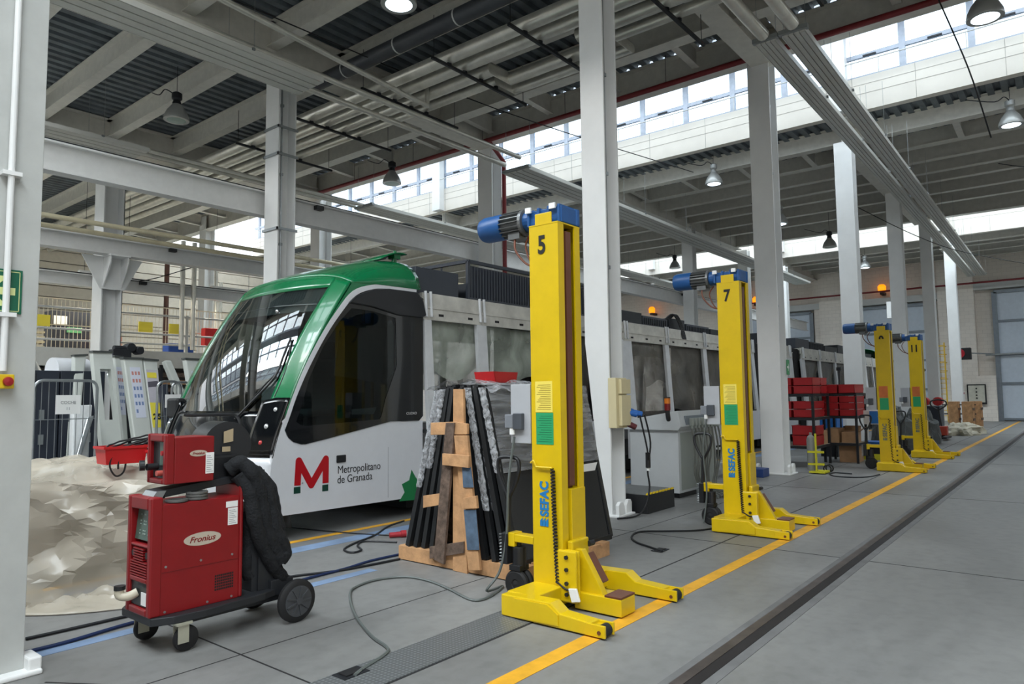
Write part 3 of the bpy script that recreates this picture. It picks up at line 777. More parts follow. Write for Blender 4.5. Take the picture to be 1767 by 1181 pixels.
def cab(xm=None):
    made = []
    def B(mb, name, m, parent=tram, **k):
        o = mb.build(name, m, parent, **k); made.append(o); return o
    # roof shell
    def roof(u, v):
        s = -1+2*u; zt = ztop(s); xf = frontX(s, zt); e = math.sin(v*PI/2)
        zr = 3.08+0.47*max(0, 1-abs(s)**5)**0.6
        return (xf+(6.78-xf)*v, YC+HW*s, zt+(zr-zt)*min(1, e**1.0))
    sh = B(MB().grid(roof, 48, 14), 'roof_shell', TGREEN, smooth=True, solid=0.03, ang=60)
    # header and pillars
    B(fpatch(-0.82, 0.82, 3.0, ztop, 30, 3), 'windscreen_header', TGREEN, smooth=True, solid=0.02)
    for s in (-1, 1):
        B(fpatch(s*0.8, s*1.0, 1.4, ztop, 6, 26), 'windscreen_pillar', TGREEN, smooth=True, solid=0.03, ang=60)
    ws = B(fpatch(-0.81, 0.81, 1.44, 3.05, 30, 24, 0.004), 'windscreen', WSG, smooth=True)
    B(fpatch(-0.81, 0.81, 2.68, 3.03, 30, 6, -0.02), 'tinted_band', TBLK2 if False else mat('tinted_band', (44, 48, 50), 0.4), smooth=True)
    B(fpatch(-1, 1, 0.93, 1.45, 40, 8), 'nose_mask', TBLK, smooth=True, solid=0.02)
    B(fpatch(-1, 1, 0.3, 0.93, 40, 8), 'bumper', TWHITE, smooth=True, solid=0.03)
    B(fpatch(-0.97, 0.97, 0.12, 0.32, 30, 3, -0.25), 'skirt', INT, smooth=True, solid=0.02)
    for s in (-1, 1):
        pod = B(fpatch(s*0.74, s*1.0, 0.97, lambda q: 1.60-0.25*max(0, 0.87-abs(q)), 8, 12, 0.014), 'lamp_cluster', TBLK, smooth=True, solid=0.05)
        for z, q, r, mm in ((1.47, 0.9, 0.052, CHROME), (1.28, 0.87, 0.055, CHROME), (1.10, 0.86, 0.05, CHROME)):
            x = frontX(q, z); y = YC+s*HW*q
            g = MB(); g.lathe([(r+0.012, 0), (r+0.012, 0.02), (r, 0.022), (r*0.9, 0.004), (0.001, 0.0)], (x+0.0, y, z), (-0.85, 0.42*s, 0.2), 20)
            hl = B(g, 'headlamp', BLACKP, pod, smooth=True)
            g = MB(); g.ball((x-0.02, y+0.012*s, z), r*0.62, 12); B(g, 'lens', mat('lamp_lens_red', (190, 60, 60), 0.15, var=0) if z == 1.10 else mat('lamp_lens', (224, 228, 230), 0.1, metal=0.6, var=0), hl, smooth=True)
    g = MB(); g.lathe([(0.05, 0), (0.045, 0.02), (0.001, 0.025)], (frontX(-0.62, 1.1)+0.0, YC-HW*0.62, 1.1), (-0.9, -0.3, 0.2), 20); B(g, 'fog_lamp', mat('lamp_lens_plain', (220, 222, 216), 0.2, var=0), smooth=True)
    # sides
    side_pts = lambda L: [(WY(a, c, Y0).x, WY(a, c, Y0).z) for a, c in L]
    stripe = side_pts([(492, 722), (505, 684), (525.5, 633), (556, 575), (584, 531.6), (609, 502), (640, 492), (670, 492), (718.6, 498.6)])
    stripe_in = side_pts([(499, 722), (511, 686), (532, 637), (562, 580), (590, 538), (614, 510), (643, 499.5), (670, 499), (718, 505)])
    def sm2(L):
        return [(v.x, v.y) for v in spline([Vector((a, c, 0)) for a, c in L], 4)]
    stripe = sm2(stripe); stripe_in = sm2(stripe_in)
    low = side_pts([(491, 742), (496, 755), (506, 763.5), (522, 768), (562, 758), (673, 727.5), (733, 726)])
    xe = 6.82
    for s in (-1, 1):
        yy = Y0 if s < 0 else Y1-0.0
        dy = 0.03 if s < 0 else -0.03
        front = [(p[1]+0.0, p[0]) for p in XS if p[0] < 1.4]
        white = [(4.56, 0.28), (4.46, 0.6), (4.5, 1.0), (4.645, 1.36)]+[low[0]]+low[1:]+[(xe, low[-1][1]), (xe, 0.25)]
        g = MB(); g.prism(white, dy, (0, yy, 0)); side = B(g, 'side_panel', TWHITE)
        g = MB(); g.prism([low[0]]+[(4.62, 1.34)]+stripe+stripe_in[::-1], dy*1.2, (0, yy+(-0.006 if s < 0 else 0.006), 0)); B(g, 'stripe', TWHITE)
        # green wedge between front edge and stripe
        g = MB(); edge_ = [(interp(XS, z)+0.0, z) for z in (1.36, 1.62, 1.97, 2.38, 2.7, 2.94, 3.05)]
        g.prism(edge_+[(6.76, 3.1)]+stripe[::-1], dy, (0, yy, 0)); B(g, 'side_fairing', TGREEN)
        cowl = side_pts([(614, 510), (643, 499.5), (670, 499), (718, 505), (728, 520), (733, 545), (725, 549), (686, 545), (640, 530), (600, 523)])
        gl = [low[0]]+stripe_in[:17]+side_pts([(600, 523), (640, 530), (686, 545)])+[(6.36, 1.2)]
        frame_o = [low[0]]+stripe_in[:24]+side_pts([(733, 510)])+[(xe, 2.95), (xe, low[-1][1])]+low[::-1][1:-1]
        win = side_pts([(520, 700), (532, 655), (556, 600), (584, 556), (606, 532), (640, 537), (682, 549), (684, 632), (664, 690), (656, 724), (520, 736), (510, 728)])
        # black frame as strips around the opening: outer loop and inner loop
        n = 40
        def resamp(loop, n):
            P = [Vector((a, c)) for a, c in loop]; P.append(P[0]); Ls = [(P[i+1]-P[i]).length for i in range(len(P)-1)]; T = sum(Ls); out = []
            for k in range(n):
                t = T*k/n; i = 0
                while t > Ls[i]: t -= Ls[i]; i += 1
                out.append(P[i].lerp(P[i+1], t/Ls[i] if Ls[i] else 0))
            return out
        cen = Vector((sum(a for a, c in win)/len(win), sum(c for a, c in win)/len(win)))
        def radial(loop, ang):
            P = [Vector((a, c)) for a, c in loop]; d = Vector((math.cos(ang), math.sin(ang))); best = None
            for i in range(len(P)):
                a = P[i]-cen; e = P[(i+1) % len(P)]-P[i]
                den = d.x*e.y-d.y*e.x
                if abs(den) < 1e-9: continue
                t = (a.x*e.y-a.y*e.x)/den; u = (a.x*d.y-a.y*d.x)/den
                if t > 0 and -1e-6 <= u <= 1+1e-6 and (best is None or t > best): best = t
            return cen+d*(best or 0.1)
        n = 96; vs = []; yo = yy-0.004*(1 if s < 0 else -1)
        angs = [2*PI*k/n for k in range(n)]
        for loop in (frame_o, win):
            for L2 in (0,):
                vs += [(radial(loop, a).x, yo, radial(loop, a).y) for a in angs]
        g = MB(); g.add(vs, [(i, (i+1) % n, n+(i+1) % n, n+i) for i in range(n)])
        B(g, 'window_surround', TBLK, solid=0.012)
        g = MB(); g.prism(win, 0.006*(1 if s < 0 else -1), (0, yo, 0)); B(g, 'cab_side_window', DKG)
        g = MB(); g.prism(cowl, 0.05*(1 if s < 0 else -1), (0, yy-0.04*(1 if s < 0 else -1), 0)); B(g, 'door_cowl', TBLK2, bevel=0.015)
        g = MB(); g.box(6.3, 6.31, yo-0.004, yo+0.004, 1.42, 2.75); B(g, 'door_seam', BLACK)
        if s < 0:
            a = [WY(*p, Y0+0.22) for p in ((589, 549), (668, 567), (658, 662), (576, 648))]
            g = MB(); g.poly3(a, (0, 0.01, 0)); B(g, 'sun_blind', SHADE)
            a = [WY(*p, Y0+0.05) for p in ((676, 553), (683, 570), (683, 634), (671, 655), (669, 556))]
            g = MB(); g.poly3(a, (0, 0.01, 0)); B(g, 'sun_blind', mat('pale_blind', (190, 196, 196), 0.6))
            a = [WY(*p, Y0+0.04) for p in ((608, 707), (650, 703), (645, 715), (608, 716))]
            g = MB(); g.poly3(a, (0, 0.01, 0)); B(g, 'console', WHITE)
    # interior
    g = MB(); g.box(5.1, 6.8, 7.25, 9.6, 0.9, 0.98); B(g, 'cab_floor', INT); g = MB(); g.box(6.68, 6.76, 7.2, 9.65, 0.98, 3.1); B(g, 'rear_partition', SHADE); g = MB(); g.box(5.6, 6.7, 7.3, 9.5, 2.95, 3.0); B(g, 'ceiling_liner', SHADE)
    g = MB(); g.box(4.75, 5.2, 7.5, 9.3, 1.15, 1.42); B(g, 'dashboard', mat('dashboard_blue_grey', (60, 82, 92), 0.6), bevel=0.04)
    g = MB(); g.box(5.7, 6.2, 8.15, 8.7, 1.35, 1.45); g.box(6.15, 6.27, 8.15, 8.7, 1.4, 2.15); g.box(6.17, 6.25, 8.28, 8.57, 2.15, 2.4); g.cyl((5.95, 8.42, 0.95), (5.95, 8.42, 1.38), 0.06); B(g, 'driver_seat', mat('seat_cloth', (66, 84, 86), 0.8), bevel=0.03)
    g = MB(); g.cyl((6.05, 7.42, 0.98), (6.05, 7.42, 2.9), 0.02); g.cyl((6.35, 7.6, 0.98), (6.35, 7.6, 2.9), 0.02); B(g, 'grab_pole', mat('pole_ochre', (150, 120, 30), 0.4))
    if xm is not None:
        for o in made: mirror_mesh(o, xm)
        for o in [q for q in COL.objects if q.parent in made and q not in made]: mirror_mesh(o, xm)
    return made
cab()
# wipers, mirror, flap
def bar(name, pts, r, m, off=0.03, parent=tram):
    b = MB(); b.tube([onfront(a, c, off) for a, c in pts], r, 6, 3); return b.build(name, m, parent)
bar('wiper', [(502, 583), (490, 612), (474.6, 650), (440, 688), (405, 724)], 0.013, BLACKP, 0.05)
bar('wiper', [(474, 648), (450, 672), (412, 720)], 0.010, BLACKP, 0.04)
bar('wiper_blade', [(503, 588), (497, 625), (487, 655), (474, 685)], 0.009, BLACKP, 0.02)
p = onfront(479, 538, 0.02); MB().ball(p, 0.028, 10).build('rain_sensor', CHROME, tram, smooth=True)
b = MB(); b.tube([onfront(412, 541, 0.01), onfront(480, 529, 0.01), onfront(547, 525, 0.01)], 0.006, 6, 3); b.build('blind_rail', GALV, tram)
MB().box(4.55, 4.75, 9.45, 9.75, 1.35, 1.62).build('mirror_camera', BLACKP, tram, bevel=0.03)
b = MB()
def flap(u, v): return (6.4+0.5*u, 7.5+0.7*v, 3.52+0.14*math.sin(u*PI*0.6))
b.grid(flap, 8, 2); b.build('roof_flap', TGREEN, tram, solid=0.015, smooth=True)
b = MB(); b.cyl((6.7, 7.62, 3.4), (6.76, 7.6, 3.7), 0.02); b.cyl((6.78, 7.62, 3.35), (6.76, 7.6, 3.7), 0.025); b.box(6.7, 6.82, 7.55, 7.68, 3.58, 3.66); b.build('flap_hinge', TGREEN, tram)
# M emblem and lettering
MRED = mat('emblem_red', (176, 10, 26), 0.35, var=0)
MGRN = mat('emblem_green', (10, 60, 48), 0.35, var=0)
F = lambda a, c: (WY(a, c, Y0-0.0).x, WY(a, c, Y0).z)
def stroke(b, p, q, wd, yo, round_p=True, round_q=True):
    p = Vector(p); q = Vector(q); d = (q-p).normalized(); n = Vector((-d.y, d.x)); poly = []
    def cap(c, dirv):
        a0 = math.atan2(dirv.y, dirv.x)
        return [c+Vector((math.cos(a0+t), math.sin(a0+t)))*wd/2 for t in [(-PI/2)+PI*k/8 for k in range(9)]]
    poly += cap(q, d) if round_q else [q-n*wd/2, q+n*wd/2]
    poly += cap(p, -d) if round_p else [p+n*wd/2, p-n*wd/2]
    b.prism([(v.x, v.y) for v in poly], 0.002, (0, yo, 0))
lb, lt, mb_, rt, rb = F(513, 838.5), F(515.5, 796), F(537, 837), F(562, 792.5), F(561.5, 834)
b = MB(); wd = 0.085
stroke(b, lb, lt, wd, Y0-0.0035, False, True); stroke(b, lt, mb_, wd, Y0-0.0040); stroke(b, mb_, rt, wd, Y0-0.0045); stroke(b, rt, rb, wd, Y0-0.0050, True, False)
em = b.build('emblem', MRED, tram)
for q, w2 in ((F(512.5, 846), 0.088), (F(561, 842), 0.085)): MB().prism([(q[0]-w2/2, q[1]-0.04), (q[0]+w2/2, q[1]-0.04), (q[0]+w2/2, q[1]+0.035), (q[0]-w2/2, q[1]+0.035)], 0.002, (0, Y0-0.004, 0)).build('emblem_foot', MGRN, em)
SIDEF = lambda a, c: frame((WY(a, c, Y0).x, Y0-0.003, WY(a, c, Y0).z), (1, 0, 0), (0, 0, 1))
text('lettering', 'Metropolitano', 0.135, TXT, tram, SIDEF(582, 818), sx=0.86)
text('lettering', 'de Granada', 0.135, TXT, tram, SIDEF(581.5, 835), sx=0.86)
text('lettering', 'CIUDAD', 0.05, mat('pale_lettering', (200, 200, 200), 0.5, var=0), tram, frame((WY(700, 716, Y0).x, Y0-0.014, WY(700, 716, Y0).z), (1, 0, 0), (0, 0, 1)))
b = MB(); q = F(588, 792); b.box(q[0]-0.07, q[0]+0.07, Y0-0.02, Y0, q[1]-0.045, q[1]+0.045); b.build('step_recess', BLACKP, tram, bevel=0.018)
b = MB(); b.prism([F(*p) for p in ((688.6, 865.7), (698, 850), (693.3, 836), (706, 829), (710, 811), (718, 826), (733, 830), (726, 845), (735, 861))], 0.003, (0, Y0-0.004, 0)); b.build('star_graphic', mat('star_green', (18, 120, 66), 0.4, var=0), tram)
b = MB(); b.cyl((4.9, 7.09, 0.62), (4.9, 7.1, 0.62), 0.008); b.box(6.2, 6.205, Y0-0.002, Y0, 0.3, 0.95); b.build('panel_seam', mat('seam_grey', (150, 152, 156), 0.5), tram)

# passenger modules
def module(xa, xb, pillars, roofboxes, films, panel=TWHITE, lintel=True):
    b = MB()
    for s, yy in ((-1, Y0), (1, Y1)):
        ys = (yy, yy+0.06) if s < 0 else (yy-0.06, yy)
        b.box(xa, xb, ys[0], ys[1], 2.68, 2.86); b.box(xa, xb, ys[0]+0.02, ys[1]+0.02 if s < 0 else ys[1]-0.02, 2.86, 3.06)
        b.box(xa, xb, ys[0]-0.012 if s < 0 else ys[0], ys[1] if s < 0 else ys[1]+0.012, 2.84, 2.87)
    b.box(xa, xb, Y0+0.1, Y1-0.1, 2.98, 3.05)
    cr = b.build('cant_rail', TALU, tram)
    x = xa+0.3
    while x < xb-0.2:
        MB().box(x, x+0.1, Y0-0.002, Y0+0.02, 2.74, 2.775).build('slot', BLACK, cr); x += 0.62
    g = MB(); g.box(xa, xb, Y0-0.1, Y0-0.05, 0.34, 1.12); sp = g.build('sill_panel', panel, tram)
    g = MB(); g.box(xa, xb, Y1-0.05, Y1, 0.34, 1.12); g.build('sill_panel', panel, tram)
    g = MB(); g.box(xa, xb, Y0+0.06, Y1-0.06, 0.3, 0.4); g.build('floor_deck', INT, tram)
    g = MB(); g.box(xa, xb, Y0-0.09, Y0+0.09, 1.1, 1.15); g.box(xa, xb, Y0+0.35, Y1-0.35, 0.05, 0.3); g.build('underframe', INT, tram)
    for (p, wd) in pillars:
        for yt_, yb_ in ((Y0+0.035, Y0-0.065), (Y1-0.035, Y1+0.065)):
            g = MB(); g.beam((p, yb_, 1.1), (p, yt_, 2.69), wd, 0.06, (0, 1, 0)); g.build('window_pillar', TPIL, tram)
        g = MB()
        for k in (-0.05, 0.05): g.cyl((p+k, Y0-0.02, 2.72), (p+k, Y0-0.0, 3.08), 0.022, 8)
        g.build('hose_pair', TPIL, cr)
    xs = sorted([xa]+[p for p, w_ in pillars]+[xb])
    for i, (u0, u1) in enumerate(zip(xs, xs[1:])):
        if u1-u0 < 0.3: continue
        zb_, mm = films[i % len(films)]
        for side, yy in ((0, Y0+0.1), (1, Y1-0.12)):
            ph = random.random()*6
            def fn(u, v, u0=u0, u1=u1, yy=yy, ph=ph, zb_=zb_):
                x = u0+(u1-u0)*u; bot = zb_+0.12*math.sin(u*5+ph)
                return (x, yy+0.03*math.sin(u*9+ph+v*3)*v+0.015*math.sin(v*11+u*4), 2.68+(bot-2.68)*v)
            MB().grid(fn, 14, 12).build('masking_film', mm, tram, smooth=True)
    for bx in roofboxes:
        x0, x1, z0, z1, mm, kind = bx
        g = MB(); g.box(x0, x1, Y0+0.2, Y1-0.2, z0, z1); ob = g.build('roof_unit', mm, tram, bevel=0.012)
        if kind:
            g = MB(); n_ = int((x1-x0)/0.09)
            for k in range(n_): g.box(x0+0.04+k*0.09, x0+0.075+k*0.09, Y0+0.18, Y0+0.21, z0+0.05, z1-0.05)
            g.build('louvre', RBOX2, ob)
FG = (1.95, FILM); FD = (1.15, FILMD)
module(6.84, 11.3, ((6.93, 0.14), (8.07, 0.22), (9.9, 0.16), (11.2, 0.16)), ((6.88, 7.77, 3.06, 3.46, RBOX, 0),), (FG, FG, (1.8, FILM), FD))
module(12.35, 19.55, ((12.45, 0.45), (14.25, 0.18), (16.25, 0.2), (17.9, 0.16), (19.45, 0.22)), ((12.5, 13.5, 3.06, 3.34, RBOX2, 0), (13.55, 14.7, 3.06, 3.3, RBOX, 1), (14.8, 15.6, 3.06, 3.34, RBOX2, 0), (15.7, 17.0, 3.06, 3.27, RBOX, 1), (17.1, 18.4, 3.06, 3.24, RBOX2, 0), (18.5, 19.4, 3.06, 3.3, RBOX2, 0)), ((1.9, FILMD), FD, FD, (1.2, FILMD)))
module(20.5, 22.9, ((20.6, 0.3), (22.65, 0.5)), ((20.6, 22.6, 3.06, 3.36, RBOX2, 1),), (FD,))
module(23.9, 31.6, ((24.0, 0.35), (25.9, 0.22), (27.9, 0.22), (29.8, 0.22), (31.5, 0.3)), ((23.9, 25.4, 3.06, 3.4, RBOX, 0), (25.5, 27.2, 3.06, 3.36, RBOX2, 1), (27.3, 29.0, 3.06, 3.3, RBOX2, 0), (29.1, 31.4, 3.06, 3.42, RBOX2, 0)), (FD,))
module(32.4, 35.1, ((32.5, 0.3), (33.8, 0.15)), ((32.5, 34.6, 3.06, 3.25, RBOX2, 0),), (FD,))
for xa, xb in ((11.3, 12.35), (19.55, 20.5), (22.9, 23.9), (31.6, 32.4)):
    b = MB(); n_ = int((xb-xa)/0.1)
    for k in range(n_): b.box(xa+k*0.1+0.015, xa+k*0.1+0.085, Y0+0.12, Y1-0.12, 0.35, 3.02); b.box(xa+k*0.1, xa+k*0.1+0.1, Y0+0.16, Y1-0.16, 0.37, 3.0)
    b.build('gangway_bellows', BLACK, tram)
# ribbed roof screen behind the cab
g = MB()
X0, X1, Ya, Yb, Za, Zb = 7.96, 11.4, 7.28, 9.5, 3.06, 3.68
for y in (Ya, Yb):
    g.beam((X0, y, Zb), (X1, y, Zb), 0.05, 0.05); g.beam((X0, y, Za+0.03), (X1, y, Za+0.03), 0.04, 0.06)
g.beam((X0, Ya, Zb), (X0, Yb, Zb), 0.05, 0.05); g.beam((X1, Ya, Zb), (X1, Yb, Zb), 0.05, 0.05)
for x in (X0, X1):
    for y in (Ya, Yb): g.beam((x, y, Za), (x, y, Zb), 0.05, 0.05)
for y in (7.85, 8.4, 8.9): g.beam((X0, y, Za+0.3), (X0, y, Zb), 0.02, 0.02)
sc = g.build('roof_screen', RBOX, tram)
g = MB(); n_ = int((X1-X0)/0.068)
for k in range(n_): g.box(X0+0.06+k*0.068, X0+0.094+k*0.068, Ya-0.01, Ya+0.02, Za+0.03, Zb-0.07)
o = g.build('rib', RBOX, sc); o['kind'] = 'stuff'
MB().box(X0+0.05, X1-0.05, Ya+0.05, Ya+0.06, Za, Zb-0.05).build('screen_backing', RBOX2, sc)
MB().box(X0+0.1, X1-0.1, Ya+0.1, Yb-0.05, Za, Za+0.3).build('roof_unit', RBOX2, tram)
b = MB()
for k in range(5): b.tube([(14.6+0.05*k, 7.3, 3.3), (14.8+0.05*k, 7.22, 3.42), (15.0+0.04*k, 7.16, 3.2), (15.02+0.04*k, 7.08, 2.85)], 0.016, 6)
b.build('roof_hose', BLACKP, tram)
before = set(COL.objects)
made2 = cab(42.1)
def rebase(root, L):
    root.location = L
    for o in COL.objects:
        if o.parent == root: o.location = o.location-Vector(L)
rebase(tram, (4.5, 8.43, 0))
# ============================================================ OVERHEAD SERVICES
def radiant(name_lab, x0, x1, y, wdt, z=7.2, hang=True):
    t = thing('radiant_heating_panel', name_lab, 'heating panel', (x0, y, z))
    L = x1-x0
    b = MB(); n = 4
    b.box(0, L, -wdt/2, wdt/2, 0.03, 0.06)
    for k in range(n): yy = -wdt/2+(k+0.5)*wdt/n; b.box(0, L, yy-wdt/n*0.42, yy+wdt/n*0.42, 0.0, 0.035)
    b.build('panel', RADP, t)
    b = MB(); b.box(0, L, -wdt/2-0.012, -wdt/2, 0.0, 0.09); b.box(0, L, wdt/2, wdt/2+0.012, 0.0, 0.09); b.build('edge_strip', mat('bright_edge', (214, 214, 208), 0.35, metal=0.2, var=0), t)
    MB().box(-0.06, 0.04, -wdt/2-0.05, wdt/2+0.05, 0.03, 0.1).build('header_pipe', GALV, t)
    x = 3.0
    while x < L:
        MB().box(x, x+0.05, -wdt/2-0.04, wdt/2+0.04, 0.06, 0.1).build('cross_bracket', GALV, t); x += 3.0
    if hang:
        b = MB(); x = 0.05
        while x < L:
            for s in (-1, 1): b.cyl((x, s*wdt/2, 0.08), (x, s*wdt/2, 8.55-z), 0.004, 4)
            x += 3.0
        b.build('hanger_wire', GALV, t)
    return t
rp0 = radiant('long grey radiant heating strip over the tram, crossing behind the tapered column', 13.4, 37.2, 10.6, 0.74, 7.12)
rp0.rotation_euler.z = 0.011
radiant('broad grey radiant heating panel crossing the top left corner in front of the banded column', -6, 7.4, 10.62, 0.8)
radiant('grey radiant heating panel tucked above the runway beam at far left', -6, 7.0, 16.55, 0.85)
radiant('grey radiant heating strip just above the runway beam behind the tram roof', 13.3, 36, 16.3, 0.72)
rp1 = radiant('left strip of the paired radiant heating panels over the aisle', 11.15, 41.2, 3.67, 0.3, 7.22)
rp2 = radiant('right strip of the paired radiant heating panels over the aisle', 11.15, 41.2, 3.23, 0.34, 7.22)
for o in (rp1, rp2): o.rotation_euler.z = 0.011
def pipe(name, pts, r, m, lab, cat='pipe', grp=None, n=12, smooth=0, clips=None):
    b = MB(); b.tube(pts, r, n, smooth); o = b.build(name, m, None, smooth=True, ang=50); tag(o, lab, cat, grp); return o
# clad pipe bundle crossing over the tram
lab4 = ['first clad pipe of the bundle under the roof, nearest the camera', 'second clad pipe of the roof bundle', 'third clad pipe of the roof bundle, bent aside beside the tall tapered column', 'last clad pipe of the roof bundle, with a double bend']
for k, x in enumerate((9.25, 9.68, 10.15, 10.6)):
    if k < 2: pts = [(x, -6, 7.95), (x, 33.5, 7.95)]
    else:
        a = 0.55; pts = [(x, -6, 7.95), (x, 6.6-0.5*(k-2), 7.95), (x+a, 6.6-0.5*(k-2), 7.95), (x+a, 8.6+0.25*(k-2), 7.95), (x, 8.6+0.25*(k-2), 7.95), (x, 33.5, 7.95)]
    pipe('clad_pipe', pts, 0.13 if k < 3 else 0.1, ALU, lab4[k])
lab_h = ['strut hanger bar under the pipe bundle nearest the mezzanine', 'strut hanger bar under the pipe bundle above the cab roof', 'strut hanger bar under the pipe bundle beside the vertical pipe drop', 'strut hanger bar under the pipe bundle left of its bend', 'strut hanger bar at the bend of the pipe bundle', 'strut hanger bar under the pipe bundle touching the tapered column', 'strut hanger bar under the pipe bundle right of the tapered column']
for k, y in enumerate((15.6, 13.2, 10.9, 8.9, 7.1, 4.9, 2.9)):
    t = thing('pipe_hanger', lab_h[k], 'pipe hanger', (9.0, y, 7.75))
    MB().box(-0.2, 2.6, -0.025, 0.025, 0, 0.05).build('strut', DARK, t)
    b = MB()
    for x in (-0.15, 2.5): b.cyl((x, 0, 0.05), (x, 0, 0.85), 0.006, 6)
    b.build('rod', DARK, t)
    for x in (0.25, 0.68, 1.15, 1.6): MB().cyl((x, 0, 0.05), (x, 0, 0.09), 0.05, 8).build('saddle', DARK, t)
o = pipe('dark_duct', [(8.66, 12.2, 8.2), (8.66, -6, 8.2)], 0.15, mat('dark_drain_pipe', (70, 73, 78), 0.45, metal=0.2), 'thick dark grey pipe under the roof near the lit lamp', n=16)
for k in range(9): MB().lathe([(0.156, 0), (0.156, 0.03)], (8.66, 11.2-k*1.55, 8.2), (0, 1, 0), 16).build('clamp', PAINT, o)
o = pipe('sprinkler_pipe', [(13.95, -6, 8.42), (13.95, 20.3, 8.42)], 0.06, REDPIPE, 'dark red sprinkler pipe along the edge of the first clerestory well')
b = MB()
for k in range(9): b.cyl((13.95, -4+k*2.7, 8.42), (13.95, -4+k*2.7, 9.1), 0.006, 5)
b.build('hanger_rod', DARK, o)
b = MB(); b.tube([(13.95, 12.0, 8.42), (14.6, 12.0, 8.0), (14.6, 12.0, 2.0)], 0.06, 10, 0); b.build('riser', REDPIPE, o, smooth=True)
pipe('sprinkler_pipe', [(43.6, -6, 7.2), (43.6, 20, 7.2)], 0.05, REDPIPE, 'thin red pipe running across high on the far wall')
pipe('sprinkler_pipe', [(11.0, 17.5, 7.5), (14.0, 21.5, 7.0), (14.6, 23.0, 5.8)], 0.06, REDPIPE, 'short red pipe over the mezzanine at left')
# feed pipes to the strip panels
pipe('feed_pipe', [(-6, 10.42, 7.42), (13.3, 10.42, 7.42)], 0.055, ALU, 'shiny feed pipe running to the heating strip, front one of the pair')
pipe('feed_pipe', [(7.5, 10.9, 7.34), (13.3, 10.9, 7.34)], 0.06, ALU, 'shiny feed pipe running to the heating strip, rear one of the pair')
pipe('feed_pipe', [(3.5, 9.6, 7.62), (9.3, 10.2, 7.62), (10.0, 10.25, 7.62), (10.0, 10.25, 8.0)], 0.05, ALU, 'shiny feed pipe with a short vertical drop near the pipe bundle')
pipe('feed_pipe', [(7.1, 16.35, 7.3), (13.3, 16.35, 7.3)], 0.05, ALU, 'thin feed pipe above the runway beam behind the banded column, near one')
pipe('feed_pipe', [(7.1, 16.75, 7.34), (13.3, 16.75, 7.34)], 0.05, ALU, 'thin feed pipe above the runway beam behind the banded column, far one')
pipe('feed_pipe', [(-4, 3.2, 7.32), (11.0, 3.2, 7.32)], 0.1, ALU, 'thick silver pipe feeding the right strip of the paired panels')
pipe('feed_pipe', [(-4, 3.66, 7.3), (11.0, 3.66, 7.3)], 0.1, ALU, 'thick silver pipe feeding the left strip of the paired panels')
YP = mat('yellowish_clad_pipe', (228, 218, 186), 0.4, metal=0.3, var=0.05)
for k, (y, z) in enumerate(((17.0, 5.56), (17.35, 5.42))):
    pipe('clad_pipe', [(-5, y, z), (22, y, z)], 0.055, YP, ['upper yellowish pipe running level with the runway beams at left', 'lower yellowish pipe running level with the runway beams at left'][k])
for k, (x, y) in enumerate(((10.2, 21.0), (10.55, 21.0), (13.4, 25.0), (14.9, 27.4))):
    pipe('clad_pipe', [(x, y, 3.1), (x, y, 6.4)], 0.07, ALU, ['silver vertical pipe on the mezzanine, left of the pair', 'silver vertical pipe on the mezzanine, right of the pair', 'silver vertical pipe behind the mezzanine rail', 'silver vertical pipe against the left wall'][k])
def cable(name, pts, r, m, lab, cat='cable', smooth=6, parent=None):
    b = MB(); b.tube(pts, r, 6, smooth); o = b.build(name, m, parent, smooth=True)
    if parent is None: tag(o, lab, cat)
    return o
cable('hanging_cable', [(5.8, 10.6, 8.2), (12, 10.0, 8.1), (19.5, 8.7, 8.2)], 0.012, BLACK, 'thin black wire strung under the roof across the top of the view')
cable('hanging_cable', [(13.75, 1.59, 8.42), (13.8, 1.2, 7.0), (13.8, 0.95, 5.75)], 0.012, BLACK, 'black cable hanging down over the aisle at top right')
cable('hanging_cable', [(20.5, 4.9, 6.9), (26.2, 4.0, 6.7), (32, 3.2, 6.9), (38, 1.0, 6.9)], 0.012, BLACK, 'thin wire tied between the far columns under the heating strips')
cable('hanging_cable', [(7.5, 19.9, 5.1), (8.6, 20.3, 4.9), (10.4, 20.8, 5.6)], 0.014, BLACK, 'black cable sagging from the mezzanine row bracket column')

# high bay lamps
LAMPM = mat('lamp_reflector', (176, 178, 176), 0.35, metal=0.4, var=0.03)
LON = mat('lamp_lens_lit', (240, 250, 255), 0.3, emit=(225, 245, 255), es=9, var=0)
LOFF = mat('lamp_lens_unlit', (150, 170, 160), 0.25, var=0)
def lamp(x, y, z, on, lab, top=9.11):
    t = thing('high_bay_lamp', lab, 'lamp', (x, y, z), 0, 'hanging high bay lamps')
    b = MB(); b.lathe([(0.265, 0.0), (0.27, 0.02), (0.255, 0.10), (0.2, 0.22), (0.12, 0.33), (0.09, 0.37)], (0,0,0), (0,0,1), 28); b.build('reflector', LAMPM, t, smooth=True)
    MB().lathe([(0.0001, 0.012), (0.25, 0.012), (0.25, 0.002), (0.0001, -0.008)], (0,0,0), (0,0,1), 28).build('lens', LON if on else LOFF, t)
    b = MB(); b.lathe([(0.09, 0.37), (0.095, 0.4), (0.075, 0.46), (0.11, 0.5), (0.11, 0.62), (0.05, 0.66), (0.0001, 0.66)], (0,0,0), (0,0,1), 20); b.build('ballast_housing', LAMPM if on else DARK, t, smooth=True)
    b = MB(); b.cyl((0, 0, 0.64), (0, 0, top-z), 0.006, 5); b.tube([(-0.09, 0, 0.6), (-0.22, 0.1, 0.68), (-0.25, 0.3, 0.6), (-0.15, 0.9, 0.85)], 0.012, 6); b.build('suspension', DARK, t)
    return t
lamp(6.83, 7.6, 7.42, True, 'brightly lit bluish high bay lamp cut by the top edge of the view')
